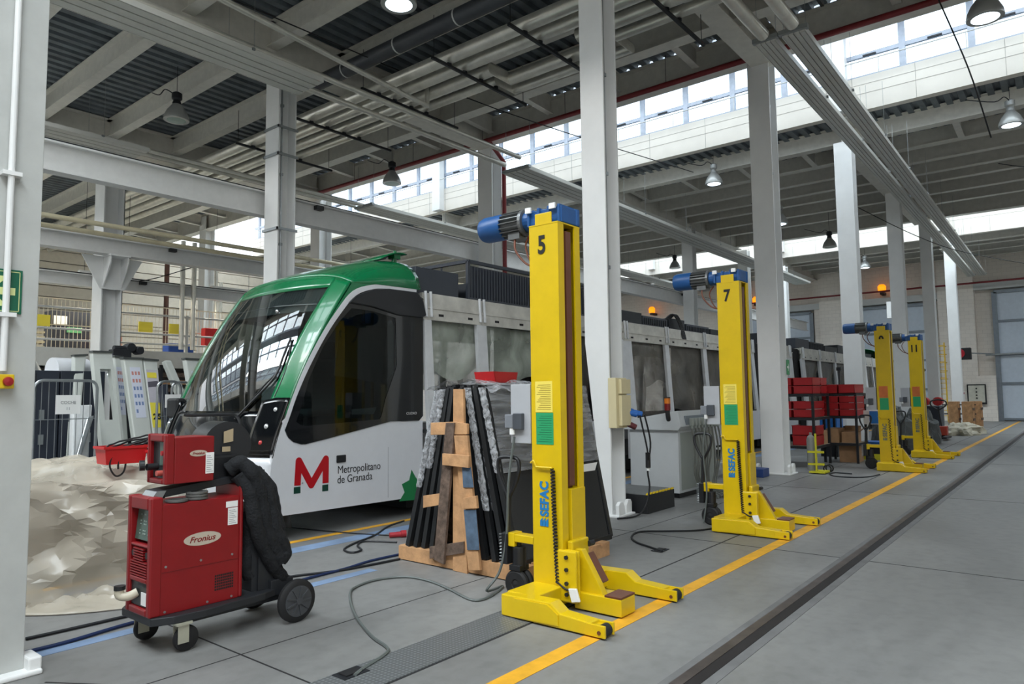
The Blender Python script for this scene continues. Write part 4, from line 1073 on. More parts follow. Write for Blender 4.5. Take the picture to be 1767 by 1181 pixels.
lamp(7.3, 15.5, 7.85, False, 'unlit high bay lamp under the dark deck left of the banded column')
lamp(13.4, 15.2, 7.75, False, 'unlit grey high bay lamp before the left clerestory windows')
lamp(20.9, 8.65, 8.15, True, 'lit high bay lamp between the tapered column and the column by lift 7')
lamp(24.1, 7.7, 7.3, True, 'lit high bay lamp half hidden behind the column by lift 7')
lamp(29.8, 7.6, 7.4, False, 'dark high bay lamp against the far clerestory strip')
lamp(39.2, 8.35, 7.92, True, 'small lit high bay lamp behind the column left of lift 9')
lamp(31.5, 15.16, 7.71, False, 'small dark high bay lamp above the motor of lift 7')
lamp(13.44, 0.9, 7.62, True, 'large lit high bay lamp at the top right corner of the view')
lamp(21.0, 1.02, 8.12, True, 'lit high bay lamp near the right edge under the clerestory')
lamp(24.6, 0.65, 7.3, True, 'lit high bay lamp cut by the right edge of the view')

# far wall fittings
AMB = mat('amber_beacon', (255, 150, 10), 0.3, emit=(255, 140, 10), es=3, var=0)
for y, lab in ((8.6, 'glowing amber beacon high on the far wall between lifts 9 and its column'), (15.8, 'glowing amber beacon just left of the column by lift 7'), (23.1, 'small glowing amber beacon far behind lift 5')):
    t = thing('amber_beacon', lab, 'warning light', (44.2, y, 7.45))
    MB().box(-0.1, 0.61, -0.1, 0.1, -0.35, -0.2).build('bracket', DARK, t); MB().lathe([(0.2, -0.2), (0.22, 0.1), (0.12, 0.22), (0.0001, 0.24)], n=16).build('beacon_lens', AMB, t, smooth=True)
t = thing('white_wall_unit', 'white box lamp fixed high beside the column left of lift 9', 'wall unit', (40, 7.35, 5.75))
MB().box(-0.1, 0.2, -0.24, 0.24, -0.42, 0.42).build('housing', WHITE, t)
MB().box(0.0, 0.1, -0.05, 0.05, 0.5, 3.0).build('hanger', DARK, t)
# electrical panel and notices by the far door
t = thing('electrical_panel', 'cream electrical panel with four dark knobs on the far wall by the door', 'control panel', (44.0, 4.35, 1.4))
MB().box(-0.08, 0.02, -0.42, 0.42, -0.52, 0.52).build('housing', BLACKP, t)
MB().box(-0.1, -0.08, -0.36, 0.36, -0.42, 0.46).build('door', mat('panel_cream', (200, 198, 184), 0.5), t)
for z in (0.3, 0.12, -0.05, -0.2): MB().cyl((-0.14, 0, z), (-0.1, 0, z), 0.04, 10).build('knob', BLACKP, t)
t = thing('traffic_mirror_light', 'black and red signal lamp on an arm from the far door frame', 'signal light', (42.6, 4.7, 3.5))
MB().box(-0.1, 0.25, -0.35, 0.35, -0.32, 0.28).build('housing', BLACKP, t, bevel=0.03)
MB().cyl((-0.14, 0.15, 0.0), (-0.1, 0.15, 0.0), 0.24, 16).build('lens', mat('signal_red', (170, 30, 44), 0.3), t)
MB().beam((0.1, -0.3, 0), (1.9, -1.1, 0), 0.05, 0.05).build('arm', GALV, t)
t = thing('yellow_ladder', 'yellow caged ladder against the far wall beside the last column', 'ladder', (42.5, 5.75, 0))
b = MB()
for y in (-0.25, 0.25): b.box(-0.03, 0.03, y-0.03, y+0.03, 0, 4.1)
for k in range(14): b.box(-0.02, 0.02, -0.25, 0.25, 0.3+k*0.28, 0.33+k*0.28)
b.build('ladder_frame', mat('ladder_yellow', (220, 180, 50), 0.5), t)
b = MB()
for k in range(5):
    z = 2.2+k*0.42; b.tube([(0, -0.3, z), (-0.35, -0.35, z), (-0.55, 0, z), (-0.35, 0.35, z), (0, 0.3, z)], 0.022, 6, 3)
for yy in (-0.3, 0, 0.3): b.box(-0.5, -0.46, yy-0.02, yy+0.02, 2.2, 3.9)
b.build('safety_cage', mat('ladder_yellow'), t)
# exit signs
GRN = mat('sign_green', (8, 92, 66), 0.5, var=0)
SGY = mat('photoluminescent', (210, 216, 150), 0.5, var=0)
sx0, sx1 = WY(-30, 465, 4.955).x, WY(39, 465, 4.955).x
sz1, sz0 = WY(39, 468, 4.955).z, WY(39, 543, 4.955).z
t = thing('exit_sign', 'green emergency exit sign with arrow on the near column', 'sign', ((sx0+sx1)/2, 4.955, (sz0+sz1)/2))
hw, hh = (sx1-sx0)/2, (sz1-sz0)/2
MB().box(-hw, hw, -0.006, 0.0, -hh, hh).build('plate', GRN, t)
b = MB(); m_ = 0.012
for (a, c, d_, e) in ((-hw+m_, hw-m_, hh-m_-0.004, hh-m_), (-hw+m_, hw-m_, -hh+m_, -hh+m_+0.004), (hw-m_-0.004, hw-m_, -hh+m_, hh-m_), (-hw+m_, -hw+m_+0.004, -hh+m_, hh-m_)): b.box(a, c, -0.0075, -0.006, d_, e)
b.box(-0.05, hw-0.035, -0.0075, -0.006, -0.022, 0.022)
b.prism([(-0.12, 0), (-0.03, 0.09), (0.03, 0.09), (-0.06, 0), (0.03, -0.09), (-0.03, -0.09)], 0.0015, (0, -0.0075, 0))
b.build('arrow', SGY, t)
p = WY(3, 659, 4.95)
t = thing('emergency_stop', 'red emergency stop button in a yellow box on the near column', 'button', (p.x, 4.95, p.z))
MB().box(-0.07, 0.05, -0.05, 0.0, -0.042, 0.042).build('housing', YEL, t, bevel=0.006)
MB().lathe([(0.024, 0), (0.028, 0.012), (0.024, 0.026), (0.0001, 0.03)], (0.015, -0.05, 0), (0, -1, 0), 20).build('push_button', mat('button_red', (150, 24, 30), 0.4), t, smooth=True)
p = WX(1354, 633, 14.12)
t = thing('exit_sign', 'small green exit sign with running figure on the column by the red crate racks', 'sign', (14.55, 4.6, p.z))
MB().box(-0.12, 0.05, -0.008, 0, -0.15, 0.15).build('plate', mat('sign_green_light', (60, 140, 92), 0.5), t)
b = MB(); b.prism([(-0.06, -0.02), (0.0, -0.02), (0.0, -0.08), (0.04, 0), (0, 0.08), (0, 0.02), (-0.06, 0.02)], 0.002, (-0.03, -0.01, 0)); b.build('arrow', WHITE, t)
# cream socket box on the tapered column
CREAM = mat('cream_enclosure', (212, 200, 160), 0.5, var=0.02)
t = thing('socket_box', 'cream industrial socket box on the tapered column with blue plugs', 'socket box', (8.12, 4.885, 1.49))
MB().box(-0.06, 0.22, -0.12, 0.0, -0.33, 0.33).build('housing', CREAM, t, bevel=0.006)
MB().box(-0.0, 0.24, -0.17, -0.12, -0.3, 0.1).build('cover', CREAM, t, bevel=0.004)
MB().box(-0.0, 0.24, -0.17, -0.12, 0.12, 0.31).build('cover', CREAM, t, bevel=0.004)
b = MB(); b.box(0.225, 0.25, -0.16, -0.02, -0.05, 0.08); b.box(0.225, 0.25, -0.16, -0.02, 0.14, 0.28); b.build('flap', mat('smoked_window', (60, 56, 54), 0.2), t)
PB = mat('plug_blue', (36, 100, 180), 0.4)
for k, x in enumerate((0.2, 0.34)):
    b = MB(); b.cyl((x, -0.1, -0.02-0.1), (x+0.1, -0.22, -0.16), 0.038, 14); b.cyl((x-0.04, -0.06, -0.1), (x+0.02, -0.12, -0.13), 0.048, 14); b.build('plug', PB, t, smooth=True)
b = MB(); b.cyl((0.2, -0.1, -0.26), (0.3, -0.2, -0.33), 0.04, 12); b.build('plug', mat('plug_dark_red', (90, 36, 40), 0.4), t, smooth=True)
cable('power_cable', [(8.55, 4.62, 1.32), (8.62, 4.58, 0.95), (8.56, 4.6, 0.6), (8.6, 4.6, 0.35), (8.5, 4.62, 0.1), (8.25, 4.62, 0.02), (7.95, 4.72, 0.02)], 0.012, BLACK, 'black cable hanging from the blue plugs to the floor by the tapered column')
cable('power_cable', [(8.42, 4.62, 1.32), (8.48, 4.56, 0.9), (8.55, 4.58, 0.7)], 0.012, BLACK, 'shorter black cable hanging from the left blue plug')
t = thing('inline_connector', 'black inline connector on the cable below the blue plugs', 'connector', (8.56, 4.59, 0.72))
MB().cyl((0, 0, -0.1), (0, 0, 0.1), 0.034, 12).build('body', BLACKP, t); MB().cyl((0, 0, -0.14), (0, 0, -0.1), 0.02, 10).build('collar', WHITE, t)
# ============================================================ MEZZANINE AND LEFT BACKGROUND
MEZ = mat('mezzanine_fascia_grey', (206, 206, 200), 0.6, var=0.03)
t = thing('mezzanine', 'grey mezzanine floor with deep fascia along the left wall', 'mezzanine', (10, 24.5, 0))
MB().box(-15, 12, -2.9, 9.3, 2.72, 2.98).build('floor_slab', MEZ, t)
MB().box(-15, 12, -3.0, -2.9, 2.55, 3.05).build('fascia', MEZ, t)
b = MB()
for x in (-8, -2.6, 4, 10): b.box(x, x+0.25, -2.7, -2.45, 0, 2.72)
b.build('post', MEZ, t)
t = thing('mezzanine_railing', 'white tubular railing along the mezzanine edge', 'railing', (10, 21.6, 3.05))
b = MB()
for z in (0.22, 0.52, 1.1): b.cyl((-14, 0, z), (12, 0, z), 0.03, 8)
b.build('rail', PAINT, t)
for k in range(12): MB().box(-13.2+k*2.3, -13.11+k*2.3, -0.04, 0.04, 0, 1.15).build('post', PAINT, t)
t = thing('wire_partition', 'pale wire mesh partition standing behind the mezzanine railing', 'mesh fence', (10, 22.6, 3.0))
b = MB()
for k in range(230): b.box(-13.5+k*0.11, -13.487+k*0.11, -0.006, 0.006, 0, 1.5)
for z in (0.05, 0.75, 1.5): b.box(-13.5, 11.8, -0.012, 0.012, z, z+0.03)
b.build('mesh', mat('mesh_cream', (216, 206, 182), 0.5, var=0.02), t)
YS = mat('notice_yellow', (228, 212, 70), 0.6, var=0)
for x, lab in ((6.8, 'small yellow notice on the mezzanine mesh at far left'), (9.62, 'yellow notice on the mezzanine mesh just right of the bracket column'), (10.55, 'wider yellow notice on the mezzanine mesh above the blue bin')):
    tag(MB().box(x, x+0.42, 22.53, 22.56, 3.7, 4.02).build('notice', YS), lab, 'notice')
t = thing('dark_cabinet', 'dark blue cabinet with papers on the mezzanine left of the bracket column', 'cabinet', (8.1, 23.6, 3.0))
MB().box(-0.6, 0.7, -0.3, 0.3, 0, 1.25).build('body', mat('cabinet_navy', (40, 44, 54), 0.5), t)
MB().box(-0.55, -0.2, -0.32, -0.3, 0.85, 1.1).build('paper', WHITE, t); MB().box(-0.2, 0.2, -0.32, -0.3, 0.62, 0.78).build('paper', mat('note_green', (90, 160, 110), 0.6), t)
t = thing('fire_hose_box', 'red fire hose box on the mezzanine behind the tram windscreen edge', 'hose box', (11.75, 22.2, 3.3))
MB().box(-0.25, 0.3, -0.12, 0.15, 0, 0.62).build('housing', mat('fire_red', (190, 28, 32), 0.4), t, bevel=0.02); MB().cyl((0.1, -0.15, 0.3), (0.1, -0.12, 0.3), 0.03).build('lock', BLACKP, t)
MB().box(-0.03, 0.03, 0, 0.06, -0.32, 0.1).build('post', PAINT, t)
t = thing('notice_board', 'white board with small dark pictures beside the red hose box', 'board', (12.45, 22.2, 3.4))
MB().box(-0.2, 0.2, -0.02, 0.0, 0, 0.6).build('board', WHITE, t)
b = MB()
for i in range(2):
    for j in range(3): b.box(-0.16+i*0.17, -0.03+i*0.17, -0.03, -0.02, 0.06+j*0.18, 0.17+j*0.18)
b.build('picture', mat('picture_grey', (110, 112, 108), 0.6), t)
MB().box(-0.03, 0.03, 0, 0.05, -0.42, 0.1).build('post', PAINT, t)
t = thing('storage_bin', 'blue bin on the mezzanine under the wide yellow notice', 'bin', (10.6, 22.0, 3.06)); MB().box(-0.4, 0.4, -0.2, 0.2, 0, 0.28).build('body', mat('bin_blue', (26, 70, 150), 0.5), t, bevel=0.03)
t = thing('storage_bin', 'red bin on the mezzanine behind the bracket column', 'bin', (8.95, 23.2, 3.0)); MB().box(-0.4, 0.4, -0.2, 0.2, 0, 0.55).build('body', CRATE, t, bevel=0.03)
t = thing('pipe_rack', 'rack of pale stacked profiles on the mezzanine at far left', 'rack', (6.9, 23.2, 3.0))
for k in range(5): MB().box(-0.8, 0.35, -0.2, 0.2, 0.12+k*0.14, 0.17+k*0.14).build('profile', mat('profile_cream', (206, 196, 164), 0.5), t)
# profiled cladding of the left wall seen over the mezzanine
t = thing('wall_cladding', 'cream ribbed wall cladding above the mezzanine at the left wall', 'cladding', (8, 33.8, 3))
b = MB()
for k in range(11): b.box(-14, 20, 0, 0.05+0.06*(k % 2), 0.02+k*0.5, 0.48+k*0.5)
b.build('sheet', mat('cladding_cream', (222, 212, 194), 0.6, var=0.04), t)
for k, x in enumerate((7.6, 9.6)):
    pipe('duct_riser', [(x+3, 27.2, 3.0), (x+3, 27.2, 6.8)], 0.09, mat('riser_brown', (90, 60, 52), 0.6), ['brown riser pipe on the left wall above the mezzanine', 'second brown riser pipe on the left wall above the mezzanine'][k])
# fluorescent fittings over the mezzanine
TUBE = mat('fluorescent_tube', (255, 246, 220), 0.4, emit=(255, 240, 205), es=7, var=0)
for k, (x, y, z) in enumerate(((3.2, 22.4, 5.3), (8.6, 22.4, 5.3), (12.6, 22.4, 5.3), (17.0, 22.4, 5.3))):
    t = thing('fluorescent_light', ['hidden', 'leftmost lit', 'middle lit', 'rightmost lit'][k]+' fluorescent fitting hung below the runway beams over the mezzanine', 'light fitting', (x, y, z))
    MB().box(-0.75, 0.75, -0.08, 0.08, 0, 0.07).build('housing', PAINT, t); MB().cyl((-0.7, 0, -0.03), (0.7, 0, -0.03), 0.03, 10).build('tube', TUBE, t)
    b = MB(); b.cyl((-0.6, 0, 0.07), (-0.6, 0, 3.8), 0.006, 4); b.cyl((0.6, 0, 0.07), (0.6, 0, 3.8), 0.006, 4); b.build('suspension', DARK, t)
    daylight('fluorescent_glow', (x, y+0.3, z-0.12), 1.4, 0.25, (R_(0), 0, 0), 170, (1.0, 0.9, 0.72))
# fluorescent strip and stacked timber under the mezzanine
for k, (x, lab) in enumerate(((6.1, 'lit lamp under the mezzanine at far left'), (7.9, 'lit lamp under the mezzanine above the black lockers'))):
    t = thing('ceiling_lamp', lab, 'lamp', (x, 20.2, 2.3)); MB().lathe([(0.1, 0.28), (0.2, 0.1), (0.24, 0.0)], n=16).build('shade', LAMPM, t, smooth=True); MB().lathe([(0.0001, -0.03), (0.22, -0.03), (0.22, 0.0)], n=16).build('lens', LON, t); MB().cyl((0, 0, 0.28), (0, 0, 3.0), 0.01, 5).build('suspension', DARK, t)
t = thing('timber_rack', 'dark rack with stacked timber under the mezzanine', 'rack', (9.4, 20.9, 0))
for k in range(9): MB().box(-2.2, 4.4, -0.3+0.05*(k % 3), 0.3, 0.5+k*0.22, 0.62+k*0.22).build('board', WOOD if k % 2 else WOODD, t)
b = MB()
for x in (-2.2, 0, 2.2, 4.3): b.box(x, x+0.08, -0.35, -0.28, 0, 2.6); b.box(x, x+0.08, 0.3, 0.37, 0, 2.6)
b.build('upright', DARK, t)
t = thing('dark_backing', 'dark backing sheet added under the mezzanine behind the fence', 'panels', (5, 21.9, 0)); MB().box(-4, 14, 0, 0.1, 0, 2.5).build('sheet', mat('shadowy_brown', (84, 80, 76), 0.8), t)  # added backing sheet, the gloom under the mezzanine put into its brown

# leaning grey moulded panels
GP = mat('moulded_panel_grey', (198, 202, 196), 0.45, var=0.04, scale=2)
GPB = mat('panel_edge_dark', (70, 74, 72), 0.5)
ICONB = mat('icon_blue', (110, 130, 170), 0.6, var=0); ICONR = mat('icon_red', (190, 130, 120), 0.6, var=0)
NAVY = mat('locker_navy', (36, 42, 54), 0.5, var=0.04)
def leanpanel(tl, tr, br, bl, Y, lab, cut=None, stick=None, th=0.14, m=GP, lean=0.25, name='moulded_panel', cap=True):
    A = [WY(*tl, Y), WY(*tr, Y), WY(*br, Y-lean), WY(*bl, Y-lean)]
    # extend down to the floor
    def ext(a, b_):
        d = b_-a; k = (0.0-a.z)/d.z; return a+d*k
    B = [A[0], A[1], ext(A[1], A[2]), ext(A[0], A[3])]
    t = thing(name, lab, 'moulded panel' if name == 'moulded_panel' else 'panel', (B[3]+B[2])/2)
    org = (B[3]+B[2])/2
    b = MB()
    nrm = (B[1]-B[0]).cross(B[3]-B[0]).normalized(); nrm = nrm if nrm.y > 0 else -nrm
    def P(u, v): return (B[0].lerp(B[1], u)).lerp(B[3].lerp(B[2], u), v)-org
    if cut:
        u0, u1, v0, v1 = cut
        us = [0, u0, u1, 1]; vs_ = [0, v0, v1, 1]
        for i in range(3):
            for j in range(3):
                if i == 1 and j == 1: continue
                b.poly3([P(us[i], vs_[j]), P(us[i+1], vs_[j]), P(us[i+1], vs_[j+1]), P(us[i], vs_[j+1])], nrm*th)
    else:
        b.poly3([P(0, 0), P(1, 0), P(1, 1), P(0, 1)], nrm*th)
    b.build('panel', m, t, bevel=0.0 if cut else 0.02)
    if cap:
        c = MB(); c.beam(P(-0.04, 0)+nrm*0.05, P(1.04, 0)+nrm*0.05, 0.16, 0.03); c.build('top_cap', GPB, t)
    if stick:
        u0, u1, v0, v1 = stick[:4]
        s_ = MB(); s_.poly3([P(u0, v0), P(u1, v0), P(u1, v1), P(u0, v1)], -nrm*0.004); so = s_.build('sticker', stick[4], t)
        if len(stick) > 5:
            for row in range(6):
                g = MB()
                for cidx in range(3 if row < 5 else 1):
                    uu = u0+(u1-u0)*(0.2+0.3*cidx); vv = v0+(v1-v0)*(0.12+0.15*row); dv = (v1-v0)*0.035; du = (u1-u0)*0.09
                    g.poly3([P(uu-du, vv-dv)-nrm*0.004, P(uu+du, vv-dv)-nrm*0.004, P(uu+du, vv+dv)-nrm*0.004, P(uu-du, vv+dv)-nrm*0.004], -nrm*0.002)
                g.build('icon', ICONR if row in (0, 1) else ICONB, so)
    return t, P, nrm
STK = mat('sticker_white', (206, 210, 224), 0.5, var=0)
leanpanel((197, 614), (212, 616), (222, 769), (214, 769), 12.6, 'narrow grey moulded panel with icon sticker peeking behind the windowed one', stick=(0.1, 0.9, 0.08, 0.42, STK, 1))
leanpanel((160, 606), (193, 607), (211, 769), (176, 769), 12.3, 'tallest grey moulded panel with a cut-out window in its upper half', cut=(0.28, 0.85, 0.12, 0.46))
leanpanel((213, 617), (246, 618), (262, 743), (230, 743), 12.2, 'wide grey moulded panel covered by a sheet of small round icons', stick=(0.25, 0.8, 0.07, 0.43, STK, 1))
t, P, nm = leanpanel((247, 619), (272, 621), (283, 743), (263, 743), 12.2, 'grey moulded panel with a yellow price poster showing 25', stick=(0.08, 0.95, 0.32, 0.5, YS))
s_ = MB(); s_.poly3([P(0.08, 0.08), P(0.92, 0.08), P(0.92, 0.32), P(0.08, 0.32)], -nm*0.004); s_.build('poster', mat('poster_mauve', (186, 182, 190), 0.6), t)
s_ = MB(); s_.poly3([P(0.12, 0.1), P(0.8, 0.1), P(0.8, 0.14), P(0.12, 0.14)], -nm*0.007); s_.build('poster_strip', YS, t)
s_ = MB(); s_.poly3([P(0.1, 0.17), P(0.85, 0.16), P(0.88, 0.2), P(0.1, 0.21)], -nm*0.007); s_.build('poster_strip', mat('poster_dark', (90, 86, 96), 0.6), t)
text('price', '25', 0.13, TXT, t, frame(P(0.2, 0.44)-nm*0.008, (P(1, 0.45)-P(0, 0.45)), (P(0.5, 0)-P(0.5, 1))), bold=0.006)
leanpanel((320, 618), (352, 620), (366, 706), (334, 706), 12.4, 'grey moulded panel with icon sticker beside the tram windscreen', stick=(0.2, 0.8, 0.1, 0.5, STK, 1))
leanpanel((354, 618), (370, 620), (384, 706), (367, 706), 12.8, 'grey moulded panel mostly hidden by the tram windscreen pillar')
leanpanel((128, 613), (150, 612), (142, 672), (127, 677), 13.2, 'pale grey curved panel tilted left of the windowed panel', lean=0.1)
leanpanel((284, 622), (296, 622), (312, 659), (300, 662), 13.0, 'slim grey curved offcut between the price poster panel and the tram', cap=False, lean=0.1)
leanpanel((278, 664), (290, 662), (298, 742), (284, 742), 12.0, 'dark navy panel leaning right of the price poster panel', m=NAVY, cap=False)
leanpanel((126, 700), (160, 698), (152, 790), (124, 790), 11.8, 'crumpled white panel leaning behind the wire fence', m=mat('panel_white', (208, 210, 210), 0.4), cap=False)
leanpanel((150, 720), (163, 716), (140, 790), (130, 790), 11.6, 'thin silver panel leaning before the crumpled white one', m=GALV, cap=False)
t = thing('seat_roll', 'white rolled trim piece lying on top behind the black lockers', 'trim piece', WY(118, 630, 13.6)); MB().cyl((-0.25, 0, -0.1), (0.3, 0.1, -0.1), 0.22, 16).build('body', TWHITE, t, smooth=True); MB().box(-0.25, 0.25, -0.2, 0.2, -2.2, -0.3).build('stand', DARK, t)
t = thing('machine_part', 'dark motor assembly resting on top of the grey panels', 'motor part', WY(218, 607, 13.2))
b = MB(); b.cyl((-0.22, 0, 0.04), (0.28, 0, 0.04), 0.06, 14); b.box(-0.26, 0.05, -0.1, 0.1, -0.12, 0.03); b.cyl((0.05, -0.1, 0.07), (0.05, 0.1, 0.07), 0.08, 14); b.cyl((0.2, -0.1, 0.02), (0.2, 0.1, 0.02), 0.07, 14); b.build('body', DARK, t, bevel=0.01)
b = MB(); b.box(-0.2, 0.2, -0.12, 0.12, -t.location.z, -0.12); b.build('stand', DARK, t)
# black lockers
for k, (x0, lab) in enumerate(((4.05, 'dark navy locker at far left behind the wire fence'), (4.75, 'dark navy locker beside the white panels behind the wire fence'))):
    t = thing('steel_locker', lab, 'locker', (x0, 13.4, 0)); MB().box(-0.35, 0.33, -0.25, 0.25, 0, 2.1).build('body', NAVY, t, bevel=0.01)
    for z in (0.9, 1.3): MB().box(0.05, 0.12, -0.28, -0.25, z, z+0.16).build('handle', GALV, t)
    MB().box(-0.012, 0.0, -0.253, -0.25, 0.05, 2.05).build('door_seam', BLACK, t)
# wire fences
def wirefence(px0, px1, Y, ztop_, lab, paper=None, n=9):
    a = WY(px0, 660, Y).x; c = WY(px1, 660, Y).x; W = c-a
    t = thing('wire_fence_panel', lab, 'fence', (a, Y, 0))
    b = MB(); b.tube([(0, 0, 0.05), (0, 0, ztop_-0.1), (0.015, 0, ztop_-0.05), (0.05, 0, ztop_-0.015), (0.1, 0, ztop_), (W-0.1, 0, ztop_), (W-0.05, 0, ztop_-0.015), (W-0.015, 0, ztop_-0.05), (W, 0, ztop_-0.1), (W, 0, 0.05)], 0.02, 8, 0)
    b.build('frame', GALV, t, smooth=True)
    b = MB()
    for k in range(1, n): b.cyl((W*k/n, 0, 0.1), (W*k/n, 0, ztop_), 0.005, 5)
    for z in (0.35, 0.8, 1.35): b.cyl((0, 0.006, z), (W, 0.006, z), 0.006, 5)
    b.build('wire', GALV, t)
    MB().box(-0.06, 0.06, -0.25, 0.25, 0, 0.06).build('foot', DARK, t)
    if paper:
        u0, u1, z0, z1, body = paper
        p = MB().box(W*u0, W*u1, -0.03, -0.024, z0, z1).build('paper_notice', WHITE, t)
        if body:
            for i, ln in enumerate(body): text('writing', ln, 0.055, mat('pencil_grey', (120, 124, 130), 0.7, var=0), p, frame((W*(u0+u1)/2, -0.032, z1-0.12-0.085*i), (1, 0, 0), (0, 0, 1)), align='CENTER')
wirefence(60, 168, 10.9, 1.88, 'grey wire fence panel with a white paper notice, before the black lockers', (0.32, 0.72, 1.42, 1.68, ('COCHE', '11')), 9)
wirefence(272, 312, 10.9, 1.88, 'narrow wire fence panel right of the price poster panel', (0.3, 0.98, 1.48, 1.68, None), 5)
wirefence(297, 331, 11.4, 1.88, 'narrow wire fence panel closest to the tram windscreen', None, 4)
# ============================================================ WELDING SET
CARTM = mat('cart_black', (34, 36, 40), 0.5, var=0.08)
PANELG = mat('control_foil_green_grey', (74, 98, 88), 0.35, var=0.05, scale=20)
REDD = mat('machine_red_dark', (112, 12, 18), 0.45)
OVAL = mat('logo_oval_grey', (188, 176, 160), 0.4, var=0)
LRED = mat('logo_lettering_red', (128, 14, 20), 0.4, var=0)
def oval_logo(parent, x, y, z, w_, h_, body='Fronius'):
    n = 40; pts = [(w_/2*math.cos(2*PI*k/n), h_/2*math.sin(2*PI*k/n)) for k in range(n)]
    b = MB(); b.prism(pts, 0.002, (x, y-0.002, z)); o = b.build('logo_plate', OVAL, parent)
    text('logo_lettering', body, h_*0.62, LRED, o, frame((x-w_*0.36, y-0.0035, z-h_*0.2), (1, 0, 0), (0, 0, 1)), bold=0.0005, sx=w_*0.72/(h_*0.62*3.15), shear=0.3, extrude=0.0005)
# trolley
t = thing('welding_trolley', 'black wheeled trolley carrying the red welding power source', 'trolley', (2.5, 4.75, 0))
ox, oy = 2.5, 4.75
b = MB()
b.prism([(-0.42, -0.16), (-0.3, -0.22), (-0.1, -0.24), (0.35, -0.2), (0.45, -0.16), (0.45, 0.25), (-0.38, 0.3), (-0.42, 0.25)], 0.05, (0, 0, 0.19), (1, 0, 0), (0, 1, 0), (0, 0, 1))
b.build('platform', CARTM, t, bevel=0.006)
b = MB(); b.box(-0.2, 0.6, -0.14, -0.08, 0.15, 0.2); b.box(-0.2, 0.6, 0.14, 0.2, 0.15, 0.2); b.box(0.42, 0.6, -0.16, 0.24, 0.19, 0.3); b.build('side_rail', CARTM, t, bevel=0.005)
b = MB(); b.cyl((0.56, -0.27, 0.15), (0.56, 0.3, 0.15), 0.012, 10); b.build('axle', GALV, t)
for y in (-0.29, 0.26):
    ww = MB(); ww.lathe([(0.0001, 0.0), (0.1, 0.0), (0.135, 0.004), (0.15, 0.016), (0.15, 0.04), (0.135, 0.052), (0.1, 0.056), (0.0001, 0.056)], (0.56, y, 0.15), (0, 1, 0), 36); wo = ww.build('rear_wheel', BLACK, t, smooth=True)
    if y < 0:
        g = MB()
        g.lathe([(0.108, -0.001), (0.104, 0.012), (0.098, -0.002)], (0.56, y, 0.15), (0, 1, 0), 32)
        for k in range(9):
            a = 2*PI*k/9; g.beam((0.56+0.02*math.cos(a), y-0.004, 0.15+0.02*math.sin(a)), (0.56+0.1*math.cos(a), y-0.004, 0.15+0.1*math.sin(a)), 0.012, 0.012, (0, 1, 0))
        g.cyl((0.56, y-0.014, 0.15), (0.56, y+0.01, 0.15), 0.024, 14)
        g.build('hub', mat('wheel_hub_grey', (66, 68, 72), 0.5), wo)
for i, (x, y) in enumerate(((-0.24, -0.19), (-0.3, 0.23))):
    b = MB(); b.box(-0.035+x, 0.035+x, y-0.035, y-0.03, 0.06, 0.19); b.box(-0.035+x, 0.035+x, y+0.03, y+0.035, 0.06, 0.19); b.box(-0.05+x, 0.05+x, y-0.05, y+0.05, 0.175, 0.19); b.build('caster_fork', mat('zinc_fork', (190, 188, 170), 0.35, metal=0.4), t)
    ww = MB(); ww.lathe([(0.0001, 0), (0.05, 0.0), (0.075, 0.006), (0.08, 0.015), (0.08, 0.035), (0.075, 0.044), (0.05, 0.05), (0.0001, 0.05)], (x+0.03, y-0.025, 0.08), (0, 1, 0), 28); ww.build('caster_wheel', BLACK, t, smooth=True)
# cylinder bay behind and upright
b = MB(); b.box(0.3, 0.34, -0.1, 0.15, 0.24, 0.85); b.box(0.34, 0.52, -0.12, -0.1, 0.24, 0.6); b.build('cylinder_bay', CARTM, t)
b = MB(); b.beam((-0.36, 0.02, 0.985), (0.42, 0.02, 1.06), 0.16, 0.05); b.box(-0.38, -0.3, -0.06, 0.1, 0.96, 0.985); b.build('feeder_rail', CARTM, t, bevel=0.004)
b = MB(); b.poly3([(-0.4, -0.07, 0.955), (-0.33, -0.07, 0.955), (-0.3, -0.07, 1.01), (-0.36, -0.07, 1.01)], (0, 0.16, 0)); b.build('rail_end_plate', GALV, t)
# power source
x0, x1, y0, y1, z0, z1 = 2.1, 2.7, 4.6, 4.93, 0.24, 0.95
t = thing('welding_power_source', 'large red welding power source with control panel, lower of the two red units', 'welding machine', (2.4, 4.77, 0.24))
L = Vector((2.4, 4.77, 0.24)); X0, X1, Ya, Yb, Za, Zb = x0-L.x, x1-L.x, y0-L.y, y1-L.y, 0.0, z1-z0
b = MB(); b.box(X0+0.04, X1-0.03, Ya, Yb, Za, Zb-0.02); b.build('housing', RED, t, bevel=0.004)
b = MB()                                             # front frame
b.box(X0-0.03, X0+0.045, Ya-0.005, Ya+0.045, Za, Zb+0.03); b.box(X0-0.03, X0+0.045, Yb-0.04, Yb+0.005, Za, Zb+0.03)
ya2, yb2 = Ya+0.046, Yb-0.041; b.box(X0-0.03, X0+0.044, ya2, yb2, Zb-0.05, Zb+0.03); b.box(X0-0.03, X0+0.044, ya2, yb2, Za, Za+0.045); b.box(X0-0.028, X0+0.04, ya2, yb2, 0.2, 0.235); b.box(X0-0.025, X0+0.04, ya2, yb2, 0.42, 0.44)
b.build('front_frame', RED, t, bevel=0.012)
b = MB(); b.box(X1-0.03, X1+0.0, Ya-0.004, Yb+0.004, Za, Zb+0.06); b.build('rear_frame', RED, t, bevel=0.012)
b = MB(); b.poly3([(X0-0.0, Ya+0.05, 0.46), (X0-0.0, Yb-0.045, 0.46), (X0+0.02, Yb-0.045, 0.645), (X0+0.02, Ya+0.05, 0.645)], (0.01, 0, 0)); cpn = b.build('control_panel', PANELG, t)
b = MB()
